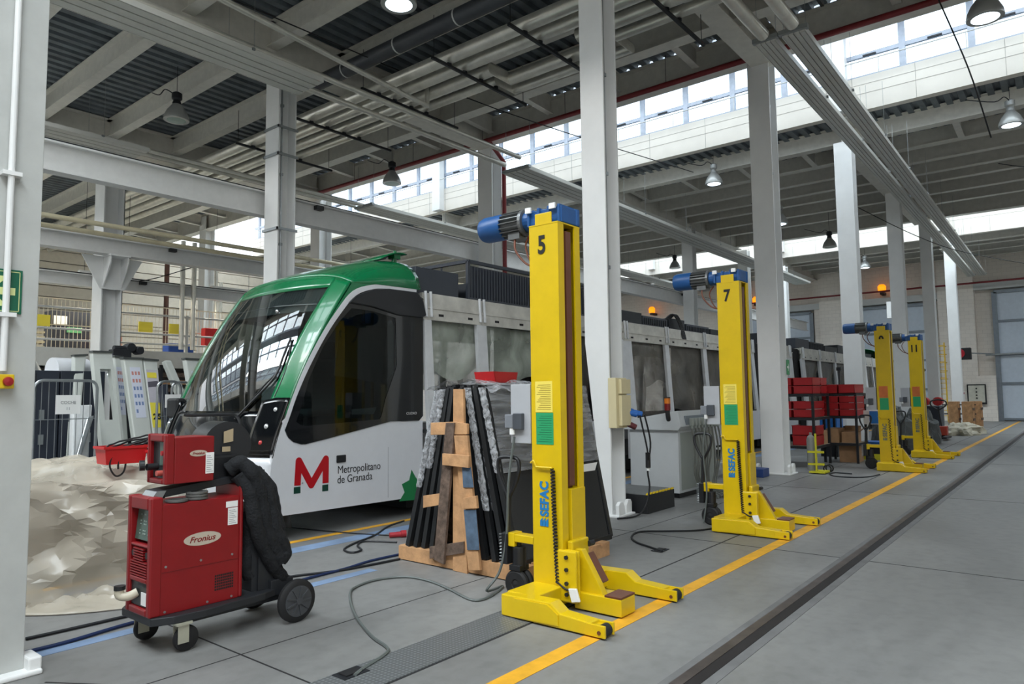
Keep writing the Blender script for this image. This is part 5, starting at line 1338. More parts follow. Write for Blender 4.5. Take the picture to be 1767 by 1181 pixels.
for r in range(8):
    for c in range(7):
        if (r*c+r) % 3 == 0: continue
        yy = Ya+0.07+c*0.024; zz = 0.475+r*0.02; b.box(X0-0.004+0.1*(zz-0.46), X0+0.0+0.1*(zz-0.46), yy, yy+0.013, zz, zz+0.007)
b.build('key', mat('keys_pale', (160, 176, 168), 0.5), cpn)
b = MB()
for k in range(11):
    z = 0.24+k*0.0165; ya_, yb_ = (Ya+0.05, Yb-0.05)
    if z > 0.33: ya_, yb_ = Ya+0.1, Yb-0.09
    b.box(X0-0.028, X0+0.0, ya_, yb_, z, z+0.009)
b.build('vent_grille', RED, t)
MB().box(X0+0.0, X0+0.03, Ya+0.04, Yb-0.04, 0.235, 0.42).build('grille_backing', REDD, t)
b = MB()
for yy in (Ya+0.07, Yb-0.07): b.cyl((X0-0.02, yy, 0.375), (X0+0.02, yy, 0.375), 0.022, 14)
b.build('socket', BLACKP, t)
MB().box(X0-0.012, X0+0.03, Ya+0.05, Yb-0.045, 0.05, 0.2).build('lower_panel', mat('lower_panel_dark', (44, 48, 50), 0.4), t)
MB().box(X0-0.016, X0-0.012, Ya+0.07, Ya+0.14, 0.06, 0.14).build('label', WHITE, t)
b = MB(); b.tube([(X0-0.01, Ya+0.2, 0.13), (X0-0.06, Ya+0.22, 0.11), (X0-0.1, Ya+0.25, 0.12), (X0-0.1, Ya+0.25, 0.16)], 0.028, 12); b.build('filler_neck', mat('opaque_plastic', (196, 188, 168), 0.4), t, smooth=True)
MB().cyl((X0-0.1, Ya+0.25, 0.155), (X0-0.1, Ya+0.25, 0.18), 0.034, 16).build('filler_cap', BLACKP, t)
oval_logo(t, 0.01, Ya, 0.44, 0.255, 0.085)
MB().box(0.17, 0.255, Ya-0.003, Ya, 0.62, 0.66).build('label', WHITE, t); lb_ = MB().box(0.185, 0.255, Ya-0.003, Ya, 0.5, 0.615).build('label', WHITE, t)
b = MB()
for k in range(8): b.box(0.192, 0.246-(k % 3)*0.01, Ya-0.0036, Ya-0.003, 0.51+k*0.0125, 0.513+k*0.0125)
b.build('print', mat('print_grey', (120, 122, 126), 0.6, var=0), lb_)
b = MB()
for i in range(10):
    for j in range(6):
        b.box(0.1+i*0.0135, 0.11+i*0.0135, Ya-0.002, Ya, 0.08+j*0.018, 0.092+j*0.018)
b.build('vent_slot', BLACK, t)
MB().box(X0+0.045, X1-0.03, Ya-0.002, Ya, 0.262, 0.268).build('housing_seam', REDD, t)
b = MB()
for x, z in ((X0+0.07, 0.3), (0, 0.3), (0.22, 0.3), (X0+0.07, 0.02), (0.05, 0.02), (0.22, 0.02)): b.cyl((x, Ya-0.004, z), (x, Ya, z), 0.008, 8)
b.build('screw', GALV, t)
for k, (cx, cy, zz) in enumerate(((2.26, 4.66, 0), (2.4, 4.67, 0), (2.4, 4.67, 0.018), (2.4, 4.67, 0.036))):
    b = MB(); b.lathe([(0.04, 0), (0.068, 0), (0.07, 0.008), (0.068, 0.015), (0.04, 0.015), (0.038, 0.008), (0.04, 0)], (cx, cy, 0.935+zz), (0, 0, 1), 28)
    tag(b.build('backing_disc', mat('disc_grey', (92, 92, 90), 0.5), None, smooth=True), ['dark round disc lying alone on the red power source', 'bottom disc of the small stack on the red power source', 'middle disc of the small stack on the red power source', 'top disc of the small stack on the red power source'][k], 'disc', 'round discs on the power source')
# wire feeder
L = Vector((2.35, 4.78, 1.05)); t = thing('wire_feeder', 'smaller red wire feeder box standing on top of the trolley rail', 'wire feeder', L)
X0, X1, Ya, Yb, Zb = 2.2-L.x, 2.5-L.x, 4.64-L.y, 4.9-L.y, 0.31
MB().box(X0+0.03, X1, Ya, Yb, 0, Zb-0.01).build('housing', RED, t, bevel=0.006)
b = MB(); b.box(X0-0.03, X0+0.03, Ya-0.004, Ya+0.04, 0, Zb+0.015); b.box(X0-0.03, X0+0.03, Yb-0.03, Yb+0.004, 0, Zb+0.015); b.box(X0-0.03, X0+0.029, Ya+0.041, Yb-0.031, Zb-0.035, Zb+0.015); b.box(X0-0.03, X0+0.029, Ya+0.041, Yb-0.031, 0, 0.035)
b.build('front_frame', RED, t, bevel=0.01)
MB().box(X0+0.0, X0+0.03, Ya+0.03, Yb-0.02, 0.03, Zb-0.03).build('front_recess', mat('recess_dark', (40, 46, 48), 0.5), t)
c = MB().box(X0-0.006, X0+0.0, Ya+0.045, Ya+0.13, 0.12, Zb-0.04).build('control_panel', PANELG, t)
MB().cyl((X0-0.02, Ya+0.08, 0.2), (X0-0.006, Ya+0.08, 0.2), 0.016, 14).build('knob', CRATE, c)
b = MB(); b.cyl((X0-0.07, Yb-0.09, 0.11), (X0, Yb-0.09, 0.11), 0.022, 16); b.cyl((X0-0.1, Yb-0.05, 0.12), (X0-0.07, Yb-0.06, 0.12), 0.034, 16); b.build('gun_socket', BLACKP, t)
b = MB(); b.cyl((X0-0.04, Ya+0.1, 0.07), (X0, Ya+0.1, 0.07), 0.018, 12); b.build('coupling', mat('coupling_pink', (190, 90, 80), 0.4), t)
oval_logo(t, 0.04, Ya, 0.19, 0.12, 0.042)
lb_ = MB().box(0.09, 0.148, Ya-0.003, Ya, 0.05, 0.19).build('label', WHITE, t)
b = MB()
for k in range(9): b.box(0.096, 0.14-(k % 3)*0.008, Ya-0.0036, Ya-0.003, 0.062+k*0.013, 0.065+k*0.013)
b.build('print', mat('print_grey', (120, 122, 126), 0.6, var=0), lb_)
# wire spool cover, hoses, cable handle behind the feeder
t = thing('wire_spool_cover', 'black plastic spool cover with paper labels behind the wire feeder', 'spool cover', (2.72, 4.85, 1.05))
b = MB(); b.cyl((-0.06, -0.1, 0.225), (0.0, 0.22, 0.225), 0.165, 32); b.build('drum', TBLK2, t, smooth=True)
b = MB(); b.box(-0.2, 0.06, -0.12, 0.2, -0.02, 0.16); b.build('body', BLACKP, t, bevel=0.02)
b = MB(); b.poly3([(-0.1, -0.112, 0.32), (-0.03, -0.112, 0.34), (-0.03, -0.112, 0.25), (-0.1, -0.112, 0.24)], (0, -0.004, 0)); b.poly3([(-0.11, -0.112, 0.215), (-0.05, -0.112, 0.215), (-0.05, -0.112, 0.18), (-0.11, -0.112, 0.18)], (0, -0.004, 0)); b.build('label', mat('kraft_label', (178, 160, 130), 0.7), t)
pts = [WY(318, 716, 5.0), WY(330, 717, 4.98), WY(395, 716, 4.9), WY(408, 720, 4.88), WY(414, 732, 4.86), WY(414, 760, 4.86)]
cable('torch_holder_bar', pts, 0.012, BLACKP, 'black bent holder bar reaching out above the spool cover', 'holder bar')
# insulated hose pack draped over the back
HOSE = mat('hose_pack_fabric', (20, 22, 26), 0.9, var=0.15, scale=30, bump=0.5, bscale=60)
t = thing('hose_pack', 'thick black quilted hose pack draped over the back of the welding trolley', 'hose pack', (2.85, 4.65, 0.2))
LL = Vector((2.85, 4.65, 0.2))
def hp(lst, r, Y=4.6):
    pts = spline([WY(a, c, Y+dy)-LL for a, c, dy in lst], 8); n = len(pts)
    b = MB(); vs = []
    seg_ = 12
    o = []
    for k, p in enumerate(pts):
        tt = (pts[min(k+1, n-1)]-pts[max(k-1, 0)]).normalized(); a = tt.cross(Vector((0, 1, 0))).normalized(); b2 = tt.cross(a)
        rr = r*(1+0.04*math.sin(k*1.7)+0.05*math.sin(k*0.9+1))
        for i in range(seg_): vs.append(p+(a*math.cos(2*PI*i/seg_)+b2*math.sin(2*PI*i/seg_))*rr)
    fs = [(k*seg_+i, k*seg_+(i+1) % seg_, (k+1)*seg_+(i+1) % seg_, (k+1)*seg_+i) for k in range(n-1) for i in range(seg_)]
    fs += [tuple(range(seg_-1, -1, -1)), tuple((n-1)*seg_+i for i in range(seg_))]
    b.add(vs, fs); b.build('hose', HOSE, t, smooth=True, ang=70)
hp([(395, 812, 0.1), (415, 800, 0.05), (436, 820, 0), (448, 860, 0), (458, 910, 0), (478, 955, 0), (484, 970, 0)], 0.055)
hp([(400, 815, 0.15), (425, 808, 0.1), (452, 830, 0.04), (464, 870, 0.02), (474, 915, 0), (490, 950, 0), (482, 968, 0)], 0.055)
hp([(410, 820, 0.05), (430, 850, 0), (440, 900, -0.02), (455, 945, 0), (478, 985, 0.02), (490, 1005, 0.05)], 0.05)
hp([(440, 812, 0.15), (466, 842, 0.12), (474, 880, 0.1), (482, 915, 0.08), (490, 955, 0.06)], 0.045)
hp([(425, 880, 0.1), (430, 930, 0.1), (424, 975, 0.1), (432, 995, 0.1)], 0.05)
hp([(455, 980, 0.12), (470, 1000, 0.1), (488, 1000, 0.08)], 0.04)
for k in range(4):
    pts = [WY(372, 790+k*7, 4.85), WY(390, 786+k*7, 4.9), WY(402, 800+k*6, 4.8), WY(410, 815, 4.75)]
    cable('gas_hose', pts, 0.014, mat('hose_brown_grey', (62, 60, 54), 0.6), ['topmost', 'second', 'third', 'lowest'][k]+' of the thin hoses looping out behind the wire feeder', 'hose')
cable('coiled_lead', [(2.86+0.05*math.cos(a*0.8), 4.75, 0.33+0.06*math.sin(a*0.8)) for a in range(18)], 0.016, BLACK, 'dark coiled lead in the cylinder bay of the trolley', 'lead', 3)

# ============================================================ PLASTIC WRAPPED BUNDLE
from mathutils import noise as NZ
PLM = film('milky_polythene', (206, 197, 180), 0.8, 1.0, 1.7, 0.2, (1, 1, 0.7), True)
def wrapped(u, v, cx=2.75, cy=7.3, a=0.98, b_=1.08, H=1.03, rot=-0.52):
    th = 2*PI*u; c, s = math.cos(th), math.sin(th); n = 5.0
    r = (abs(c)**n+abs(s)**n)**(-1/n)
    if v < 0.62: k = 1.06-0.14*(v/0.62); z = H*0.93*(v/0.62)
    else:
        w_ = (v-0.62)/0.38; k = 0.92*(1-w_)+0.0; z = H*(0.93+0.07*math.sin(w_*PI/2))
    x, y = r*c*a*k, r*s*b_*k
    X, Y = cx+x*math.cos(rot)-y*math.sin(rot), cy+x*math.sin(rot)+y*math.cos(rot)
    p = Vector((X*1.7, Y*1.7, z*1.5))
    q_ = p+Vector((NZ.noise(p*0.8), NZ.noise(p*0.8+Vector((3, 3, 3))), 0))*0.8
    f = NZ.noise(p*0.9)*0.16-abs(NZ.noise(q_*1.3+Vector((5, 1, 2))))*0.22+0.08-abs(NZ.noise(Vector((q_.x*3.2, q_.y*3.2, q_.z*1.5))))*0.09-abs(NZ.noise(q_*6))*0.025
    d = Vector((c*math.cos(rot)-s*math.sin(rot), c*math.sin(rot)+s*math.cos(rot), 0))
    f2 = f*(1 if v < 0.62 else 1-(v-0.62)/0.38)
    zz = z+(NZ.noise(p*1.8+Vector((9, 9, 9)))*0.14 if v > 0.5 else 0)*min(1, (v-0.5)*4)
    if v < 0.03: zz = 0.004
    return (X+d.x*f2, Y+d.y*f2, max(0.004, zz))
def facet(fn, nu=96, nv=40, name='plastic_wrapped_bundle', m=None):
    random.seed(11); b = MB(); P = []
    for j in range(nv+1):
        row = []
        for i in range(nu):
            ju = random.uniform(-0.38, 0.38) if 0 < j < nv else 0; jv = random.uniform(-0.38, 0.38) if 0 < j < nv else 0
            row.append(fn(((i+ju)/nu) % 1.0, min(1, max(0, (j+jv)/nv))))
        P += row
    fs = []
    for j in range(nv):
        for i in range(nu):
            a, c, d_, e = j*nu+i, j*nu+(i+1) % nu, (j+1)*nu+(i+1) % nu, (j+1)*nu+i
            fs += [(a, c, d_), (a, d_, e)] if (random.random() < 0.5) else [(a, c, e), (c, d_, e)]
    b.add(P, fs)
    o = b.build(name, m or PLM, smooth=True, ang=17)
    return o
pb = facet(wrapped); tag(pb, 'large bundle wrapped in crumpled milky plastic beside the near column', 'wrapped bundle')
b = MB(); 
def fold(u, v):
    a = Vector((1.75, 6.9, 0)).lerp(Vector((2.75, 5.85, 0)), u); d = Vector((-0.55, -0.6, 0)); w_ = 0.28*(0.5+0.5*math.sin(u*PI))
    p = a+d*v*w_*1.6; return (p.x, p.y, 0.01+0.09*(1-v)*(0.4+abs(NZ.noise(Vector((u*5, v*3, 0)))*2)))
b.grid(fold, 40, 10); b.build('trailing_flap', PLM, pb, smooth=True, solid=0.004)
MB().box(2.3, 3.1, 6.9, 7.8, 0.15, 0.8).build('wrapped_load', mat('load_grey', (170, 160, 148), 0.8), pb)
def crate(x, y, z, L, W, H, rz, lab, grp=None, flip=1):
    t = thing('red_crate', lab, 'crate', (x, y, z), rz, grp)
    b = MB(); th = 0.008; k = 0.9
    for (a, c) in (((-L/2, -W/2), (L/2, -W/2)), ((L/2, -W/2), (L/2, W/2)), ((L/2, W/2), (-L/2, W/2)), ((-L/2, W/2), (-L/2, -W/2))):
        b.add([(a[0]*k, a[1]*k, 0), (c[0]*k, c[1]*k, 0), (c[0], c[1], H), (a[0], a[1], H), (a[0]*k*0.96, a[1]*k*0.96, 0), (c[0]*k*0.96, c[1]*k*0.96, 0), (c[0]*0.96, c[1]*0.96, H), (a[0]*0.96, a[1]*0.96, H)], [(0, 1, 2, 3), (7, 6, 5, 4), (3, 2, 6, 7), (0, 4, 5, 1)])
    b.box(-L/2*k, L/2*k, -W/2*k, W/2*k, 0, 0.01)
    b.build('tub', CRATE, t)
    r = MB(); r.box(-L/2-0.012, L/2+0.012, -W/2-0.012, -W/2+0.004, H-0.02, H); r.box(-L/2-0.012, L/2+0.012, W/2-0.004, W/2+0.012, H-0.02, H); r.box(-L/2-0.012, -L/2+0.004, -W/2, W/2, H-0.02, H); r.box(L/2-0.004, L/2+0.012, -W/2, W/2, H-0.02, H)
    r.build('rim', CRATE, t)
    return t
RC = mat('bright_red_crate', (200, 30, 34), 0.45, var=0.03)
c1 = crate(2.66, 6.5, 1.06, 0.34, 0.24, 0.15, -0.05, 'bright red open crate holding black cable, on the plastic wrapped bundle')
c2 = crate(2.86, 6.25, 1.03, 0.14, 0.12, 0.14, 0, 'small red box with a pale label between the big crate and the wire feeder')
for c in (c1, c2):
    for o in COL.objects:
        if o.parent == c: o.data.materials[0] = RC
MB().box(-0.06, 0.06, -0.075, -0.066, 0.03, 0.11).build('label', mat('label_cream', (226, 200, 186), 0.6), c2)
b = MB(); random.seed(3)
for k in range(7):
    c0 = Vector((2.74+random.uniform(-0.03, 0.03), 6.5+random.uniform(-0.03, 0.03), 1.12+0.02*k)); pts = []
    for q in range(22):
        a = q/22*2*PI; pts.append(c0+Vector((0.15*math.cos(a)*1.1+0.05*math.sin(a), -0.08*math.cos(a), 0.035*math.sin(a)+0.04*math.cos(a)+random.uniform(-0.006, 0.006))))
    b.tube(pts, 0.0075, 6, 2, closed=True)
pts = [WY(*p, 6.4) for p in ((205, 782), (192, 792), (190, 808), (200, 822), (213, 815), (217, 795), (212, 780), (205, 790), (204, 810))]
b.tube(pts, 0.008, 6, 5)
tag(b.build('coiled_cable', BLACK, smooth=True), 'coil of black cable hanging over the edge of the bright red crate', 'cable coil')
# ============================================================ PALLET OF WINDOW PANELS
GLB = mat('black_window_panel', (17, 19, 22), 0.1, var=0, coat=0.6)
RUB = mat('panel_rubber_edge', (30, 32, 34), 0.5, var=0.05)
WRAP = film('stretch_wrap', (176, 178, 182), 0.42, 0.5, 3, 0.3, (0.6, 1, 5))
FOAM = film('bubble_wrap_edge', (206, 208, 212), 0.42, 0.5, 22, 0.2)
PX0, PX1, PY0, PY1 = 4.85, 6.2, 3.78, 5.38
t = thing('wooden_pallet', 'wooden pallet under the upright black window panels', 'pallet', (5.5, 4.58, 0))
for k in range(8): MB().box(PX0-5.5+k*0.175, PX0-5.5+k*0.175+0.13, PY0-4.58, PY1-4.58, 0.11, 0.135).build('deck_board', WOOD, t, bevel=0.002)
for y in (-0.8, -0.38, 0.02, 0.42, 0.78): MB().box(PX0-5.5, PX1-5.5, y, y+0.1-0.08*(y > 0.7), 0.0, 0.11).build('bearer', WOOD, t)
MB().box(PX0-5.53, PX0-5.505, PY0-4.58, PY1-4.6, 0.01, 0.135).build('end_board', WOOD, t)
def pane(yb, yt, xb0, xb1, xt0, xt1, zb, zt, lab, wrap=0.5, side=1):
    org = Vector(((xb0+xb1)/2, yb, zb)); P = lambda x, y, z: Vector((x, y, z))-org
    t = thing('window_panel', lab, 'window panel', org, 0, 'black window panels leaning on the pallet frame')
    th = Vector((0, 0.028*side, 0))
    q = [P(xb0, yb, zb), P(xb1, yb, zb), P(xt1, yt, zt), P(xt0, yt, zt)]
    b = MB(); b.poly3(q, th); b.build('glass', GLB, t)
    b = MB()
    for i in range(4):
        a, c = q[i]+th/2, q[(i+1) % 4]+th/2; b.beam(a, c, 0.05, 0.05, (0, 1, 0))
    b.build('rubber_edge', RUB, t)
    if wrap:
        w_ = wrap; off = Vector((0, -0.02*side, 0)); mm = lambda a, c: a.lerp(c, w_)
        def fn(u, v):
            lo = mm(q[3], q[0]).lerp(mm(q[2], q[1]), u); hi = q[3].lerp(q[2], u)+Vector((0, 0, 0.02)); p = hi.lerp(lo, v)
            return p+off+Vector((0, -side*(0.008+0.012*abs(math.sin(u*21+v*5))*(1-v*0.5)), 0))
        b = MB(); b.grid(fn, 24, 16); b.build('stretch_wrap', WRAP, t, smooth=True)
        def edge(u, v):
            a = 2*PI*u; p = q[3].lerp(q[0], v*w_)+th/2
            r = 0.036+0.003*math.sin(v*43)+0.003*math.sin(v*91+1)
            return p+Vector((r*0.5*math.cos(a)-0.022, r*1.1*math.sin(a), 0))
        b = MB(); b.grid(edge, 12, 60); b.build('wrap_edge', FOAM, t, smooth=True)
    return t
LF = ['outermost black window panel on the tram side of the pallet, wrapped at the top', 'second wrapped black window panel from the tram side', 'third black window panel from the tram side of the pallet', 'innermost black window panel on the tram side of the wooden post']
for k in range(4): pane(5.27-k*0.10, 4.93-k*0.055, 4.86+0.01*k, 6.35, 4.95+0.01*k, 6.5, 0.14, 1.66+0.01*k, LF[k], (0.62, 0.5, 0, 0)[k], -1)
RT = ['innermost black window panel on the aisle side of the wooden post', 'second black window panel on the aisle side, wrapped at the top', 'third black window panel on the aisle side of the pallet', 'outermost large black window panel facing the aisle, wrapped in its upper half']
for k in range(4): pane(4.24-k*0.12, 4.60-k*0.09, 4.86, 6.4, 4.95, 6.62, 0.14, 1.68, RT[k], (0, 0.72, 0, 0.5)[k], 1)
# white sheet on the outermost panel
t = thing('white_notice_sheet', 'white printed sheet on the outermost window panel facing the aisle', 'notice')
a = [WY(1000, 803, 3.93), WY(1030, 798, 3.93), WY(1026, 812, 3.93), WY(1004, 815, 3.93)]; MB().poly3(a, (0, -0.004, 0)).build('sheet', WHITE, t)
t = thing('timber_post_frame', 'bright timber A-frame of posts and blocks holding the window panels upright', 'timber frame', (4.82, 4.6, 0))
LL = Vector((4.82, 4.6, 0))
def plank(pts, x, m, name, th=0.03):
    b = MB(); b.poly3([WX(a, c, x)-LL for a, c in pts], (th, 0, 0)); return b.build(name, m, t, bevel=0.003)
plank([(782, 672), (799, 672), (806, 991), (781, 985)], 4.8, WOOD, 'post')
plank([(769, 730), (784, 730), (765, 975), (748, 966)], 4.76, WOODD, 'brace')
plank([(783, 752), (806, 752), (828, 985), (808, 985)], 4.765, WOOD, 'brace')
plank([(797, 806), (812, 806), (817, 842), (799, 842)], 4.755, mat('blue_painted_wood', (84, 104, 126), 0.7, var=0.2, scale=10), 'painted_patch', 0.008)
plank([(800, 880), (821, 880), (827, 950), (806, 950)], 4.755, mat('blue_painted_wood'), 'painted_patch', 0.008)
plank([(743, 730), (784, 728), (806, 732), (806, 750), (743, 751)], 4.775, WOOD, 'cross_block')
plank([(763, 783), (809, 787), (808, 808), (763, 803)], 4.725, WOOD, 'cross_block')
plank([(730, 856), (759, 852), (759, 872), (730, 877)], 4.77, WOOD, 'cross_block')
plank([(799, 860), (821, 856), (823, 878), (800, 879)], 4.74, WOOD, 'cross_block')
plank([(741, 944), (800, 935), (800, 955), (741, 965)], 4.785, WOODD, 'cross_block')
def tray(o, lab):
    t = thing('red_tray', lab, 'tray', o, 0.1)
    b = MB(); b.prism([(-0.25, 0.13), (-0.2, 0), (0.28, 0), (0.33, 0.13)], 0.01, (0, -0.15, 0)); b.prism([(-0.25, 0.13), (-0.2, 0), (0.28, 0), (0.33, 0.13)], 0.01, (0, 0.16, 0)); b.box(-0.2, 0.28, -0.15, 0.16, 0, 0.01); b.poly3([(-0.2, -0.15, 0), (-0.2, 0.16, 0), (-0.25, 0.16, 0.13), (-0.25, -0.15, 0.13)], (0.01, 0, 0)); b.poly3([(0.28, -0.15, 0), (0.28, 0.16, 0), (0.33, 0.16, 0.13), (0.33, -0.15, 0.13)], (-0.01, 0, 0))
    b.box(-0.22, 0.3, 0.0, 0.01, 0, 0.13)
    b.build('tub', RC, t); return t
TR_ = tray((5.45, 4.62, 1.73), 'red open tray lying on top of the wrapped window panels'); TR_.scale = (0.75, 0.75, 0.85)
def crum(u, v):
    x = 4.93+1.5*u; a = (v-0.5)*2; y = 4.66+0.42*a
    return (x, y, 1.70+0.035*(1-a*a)+0.05*NZ.noise(Vector((x*5, y*5, 1)))-0.06*abs(a)**6)
b = MB(); b.grid(crum, 50, 24); tag(b.build('top_wrap', FOAM, smooth=True), 'crumpled translucent wrap draped over the tops of the window panels', 'plastic wrap')
# ============================================================ CONSOLE, PLATFORM
CON = mat('console_grey', (190, 194, 196), 0.45, var=0.02); CON2 = mat('console_grey_green', (150, 156, 150), 0.45, var=0.02)
t = thing('control_console', 'pale grey control console with a sloped head behind lift 7', 'console', (10.7, 5.3, 0))
MB().box(-0.62, 0.8, -0.42, 0.42, 0.08, 1.04).build('body', CON, t, bevel=0.006)
MB().box(-0.55, 0.75, -0.38, 0.38, 0, 0.08).build('plinth', BLACKP, t)
b = MB(); b.prism([(-0.45, 1.04), (0.82, 1.04), (0.86, 1.12), (-0.45, 1.34), (-0.5, 1.1)], 1.5, (-0.68, 0, 0), (0, 1, 0), (0, 0, 1), (1, 0, 0)); b.build('head', CON, t, bevel=0.006)
MB().box(-0.55, 0.7, -0.424, -0.42, 0.12, 1.0).build('side_panel', CON2, t)
sk = MB().box(-0.5, 0.68, -0.5, -0.45, 1.12, 1.26).build('socket_strip', mat('strip_grey', (120, 128, 136), 0.5), t)
for k in range(9):
    x = -0.36+k*0.125
    b = MB(); b.box(x-0.03, x+0.03, -0.56, -0.5, 1.1, 1.22); b.cyl((x, -0.53, 1.06), (x, -0.53, 1.1), 0.024, 10); b.build('connector', CON2, sk, bevel=0.006)
    pts = [(10.7+x, 4.77, 1.08), (10.7+x-0.02+0.02*math.sin(k), 4.72, 0.7), (10.7+x-0.06*(k % 3), 4.74, 0.35), (10.65+x*0.6, 4.68, 0.12), (10.5+x*0.4, 4.5-0.03*k, 0.03+0.008*k), (10.2+0.1*k, 4.42, 0.02)]
    cable('console_cable', pts, 0.014, mat('cable_grey', (104, 106, 100), 0.5), ['first', 'second', 'third', 'fourth', 'fifth', 'sixth', 'seventh', 'eighth', 'ninth'][k]+' grey cable hanging from the console socket strip, counted from the stack light')
p = WY(1152, 712, 4.86)
t = thing('stack_light', 'amber and red stack light standing on an elbow at the console head', 'signal light', p)
b = MB(); b.tube([(0.12, 0.05, -0.1), (0.02, 0, -0.1), (0, 0, -0.02), (0, 0, 0.03)], 0.035, 12, 3); b.build('elbow', BLACKP, t, smooth=True)
MB().cyl((0, 0, 0.03), (0, 0, 0.13), 0.045, 16).build('lens', mat('stack_red', (120, 24, 24), 0.3), t); MB().cyl((0, 0, 0.13), (0, 0, 0.21), 0.045, 16).build('lens', mat('stack_amber', (214, 120, 30), 0.3), t); MB().cyl((0, 0, 0.21), (0, 0, 0.23), 0.045, 16).build('cap', BLACKP, t)
t = thing('step_platform', 'low black platform with hazard striped edge beside the tapered column', 'platform', (8.95, 5.0, 0))
MB().box(-0.38, 0.42, -0.38, 0.6, 0, 0.25).build('body', BLACKP, t, bevel=0.004)
b = MB()
for k in range(9): b.prism([(-0.38+k*0.09, 0.252), (-0.34+k*0.09, 0.252), (-0.31+k*0.09, 0.275), (-0.35+k*0.09, 0.275)], 0.03, (0, -0.385, 0))
b.build('hazard_stripe', YEL, t); MB().box(-0.38, 0.42, -0.35, 0.6, 0.25, 0.262).build('tread', mat('tread_grey', (110, 112, 112), 0.7), t)
# ============================================================ RACKS OF RED CRATES
CR2 = mat('dull_red_crate', (172, 22, 30), 0.45, var=0.05)
def bin_(x, y, z, L, W, H, lab, grp, rz=0):
    t = thing('red_crate', lab, 'crate', (x, y, z), rz, grp)
    b = MB(); s = 0.008
    prof = [(-L/2, 0), (L/2-0.06, 0), (L/2, H*0.55), (L/2-0.03, H*0.6), (L/2-0.03, H), (-L/2, H)]
    b.prism(prof, s, (0, -W/2, 0)); b.prism(prof, s, (0, W/2-s, 0)); b.box(-L/2, -L/2+s, -W/2, W/2, 0, H); b.box(-L/2, L/2-0.06, -W/2, W/2, 0, s)
    b.poly3([(L/2-0.06, -W/2, 0), (L/2-0.06, W/2, 0), (L/2, W/2, H*0.55), (L/2, -W/2, H*0.55)], (-s, 0, 0))
    b.build('tub', CR2, t)
    r = MB(); r.box(-L/2-0.01, L/2-0.03, -W/2-0.01, -W/2, H-0.02, H); r.box(-L/2-0.01, L/2-0.03, W/2, W/2+0.01, H-0.02, H); r.box(-L/2-0.01, -L/2, -W/2, W/2, H-0.02, H); r.build('rim', CR2, t)
    return t
def rack(x0, x1, y0, y1, lab):
    o = Vector((x0, y0, 0)); t = thing('shelf_rack', lab, 'rack', o)
    for x in (0, x1-x0-0.05):
        for y in (0, y1-y0-0.05): MB().box(x, x+0.05, y, y+0.05, 0, 1.56).build('upright', DARK, t)
    for z in (0.42, 1.03, 1.54):
        MB().box(0, x1-x0, 0, y1-y0, z, z+0.03).build('shelf', mat('shelf_board', (150, 136, 120), 0.7, var=0.08), t)
        b = MB(); b.box(0, x1-x0, -0.004, 0.0, z-0.03, z+0.03); b.box(-0.004, 0, 0, y1-y0, z-0.03, z+0.03); b.build('shelf_beam', DARK, t)
    return t
rack(15.8, 17.0, 4.5, 5.6, 'steel rack of red crates nearest the column, open to the aisle'); rack(17.2, 18.1, 3.98, 4.72, 'steel rack of stacked red crates nearest lift 9')
G1, G2 = 'red crates on the rack nearest the column', 'red crates on the rack nearest lift 9'
for k in range(2):
    for j in range(2): bin_(16.15+0.52*0, 4.72+j*0.44, 1.57+k*0.18, 0.62, 0.4, 0.17, 'red crate in the %s layer on top of the rack nearest the column, %s' % (('lower', 'upper')[k], ('aisle side', 'tram side')[j]), G1)
    for j in range(2): bin_(16.7, 4.72+j*0.44, 1.57+k*0.18, 0.5, 0.4, 0.17, 'red crate at the far end of the column rack top, %s layer, %s' % (('lower', 'upper')[k], ('aisle side', 'tram side')[j]), G1)
    for j in range(2): bin_(16.3+0.0, 4.74+j*0.44, 1.06+k*0.18, 0.9, 0.4, 0.17, 'red crate in the %s layer on the middle shelf of the column rack, %s' % (('lower', 'upper')[k], ('aisle side', 'tram side')[j]), G1)
    bin_(16.3, 4.78, 0.45+k*0.22, 0.6, 0.5, 0.21, '%s red crate on the bottom shelf of the rack nearest the column' % ('lower', 'upper')[k], G1)
for j in range(2): bin_(17.6, 4.17+j*0.36, 1.57, 0.85, 0.34, 0.2, 'single layer red crate on top of the rack by lift 9, %s' % ('aisle side', 'tram side')[j], G2)
for k in range(3):
    for j in range(2): bin_(17.62, 4.17+j*0.36, 1.06+k*0.15, 0.85, 0.34, 0.145, 'red crate, %s of three stacked mid shelf by lift 9, %s' % (('bottom', 'middle', 'top')[k], ('aisle side', 'tram side')[j]), G2)
def carton(x, y, z, a, b_, c, rz, lab, opened=True):
    t = thing('cardboard_box', lab, 'box', (x, y, z), rz); MB().box(-a/2, a/2, -b_/2, b_/2, 0, c).build('body', CARD, t)
    if opened:
        f = MB(); f.poly3([(-a/2, -b_/2, c), (a/2, -b_/2, c), (a/2, -b_/2-0.12, c+0.1), (-a/2, -b_/2-0.12, c+0.1)], (0, 0, 0.005)); f.poly3([(a/2, -b_/2, c), (a/2, b_/2, c), (a/2+0.1, b_/2, c+0.12), (a/2+0.1, -b_/2, c+0.12)], (0, 0, 0.005)); f.build('flap', CARD, t)
carton(17.55, 4.2, 0.45, 0.5, 0.34, 0.24, 0.1, 'open cardboard box on the bottom shelf of the rack by lift 9'); carton(17.5, 4.52, 0.45, 0.6, 0.26, 0.32, 0, 'cardboard box at the back of the bottom shelf of the rack by lift 9', False)
carton(17.7, 4.25, 0, 0.5, 0.4, 0.38, 0.0, 'cardboard box on the floor under the rack by lift 9', False); carton(16.75, 4.7, 0.45, 0.35, 0.3, 0.3, 0, 'cardboard box on the bottom shelf of the column rack', False)
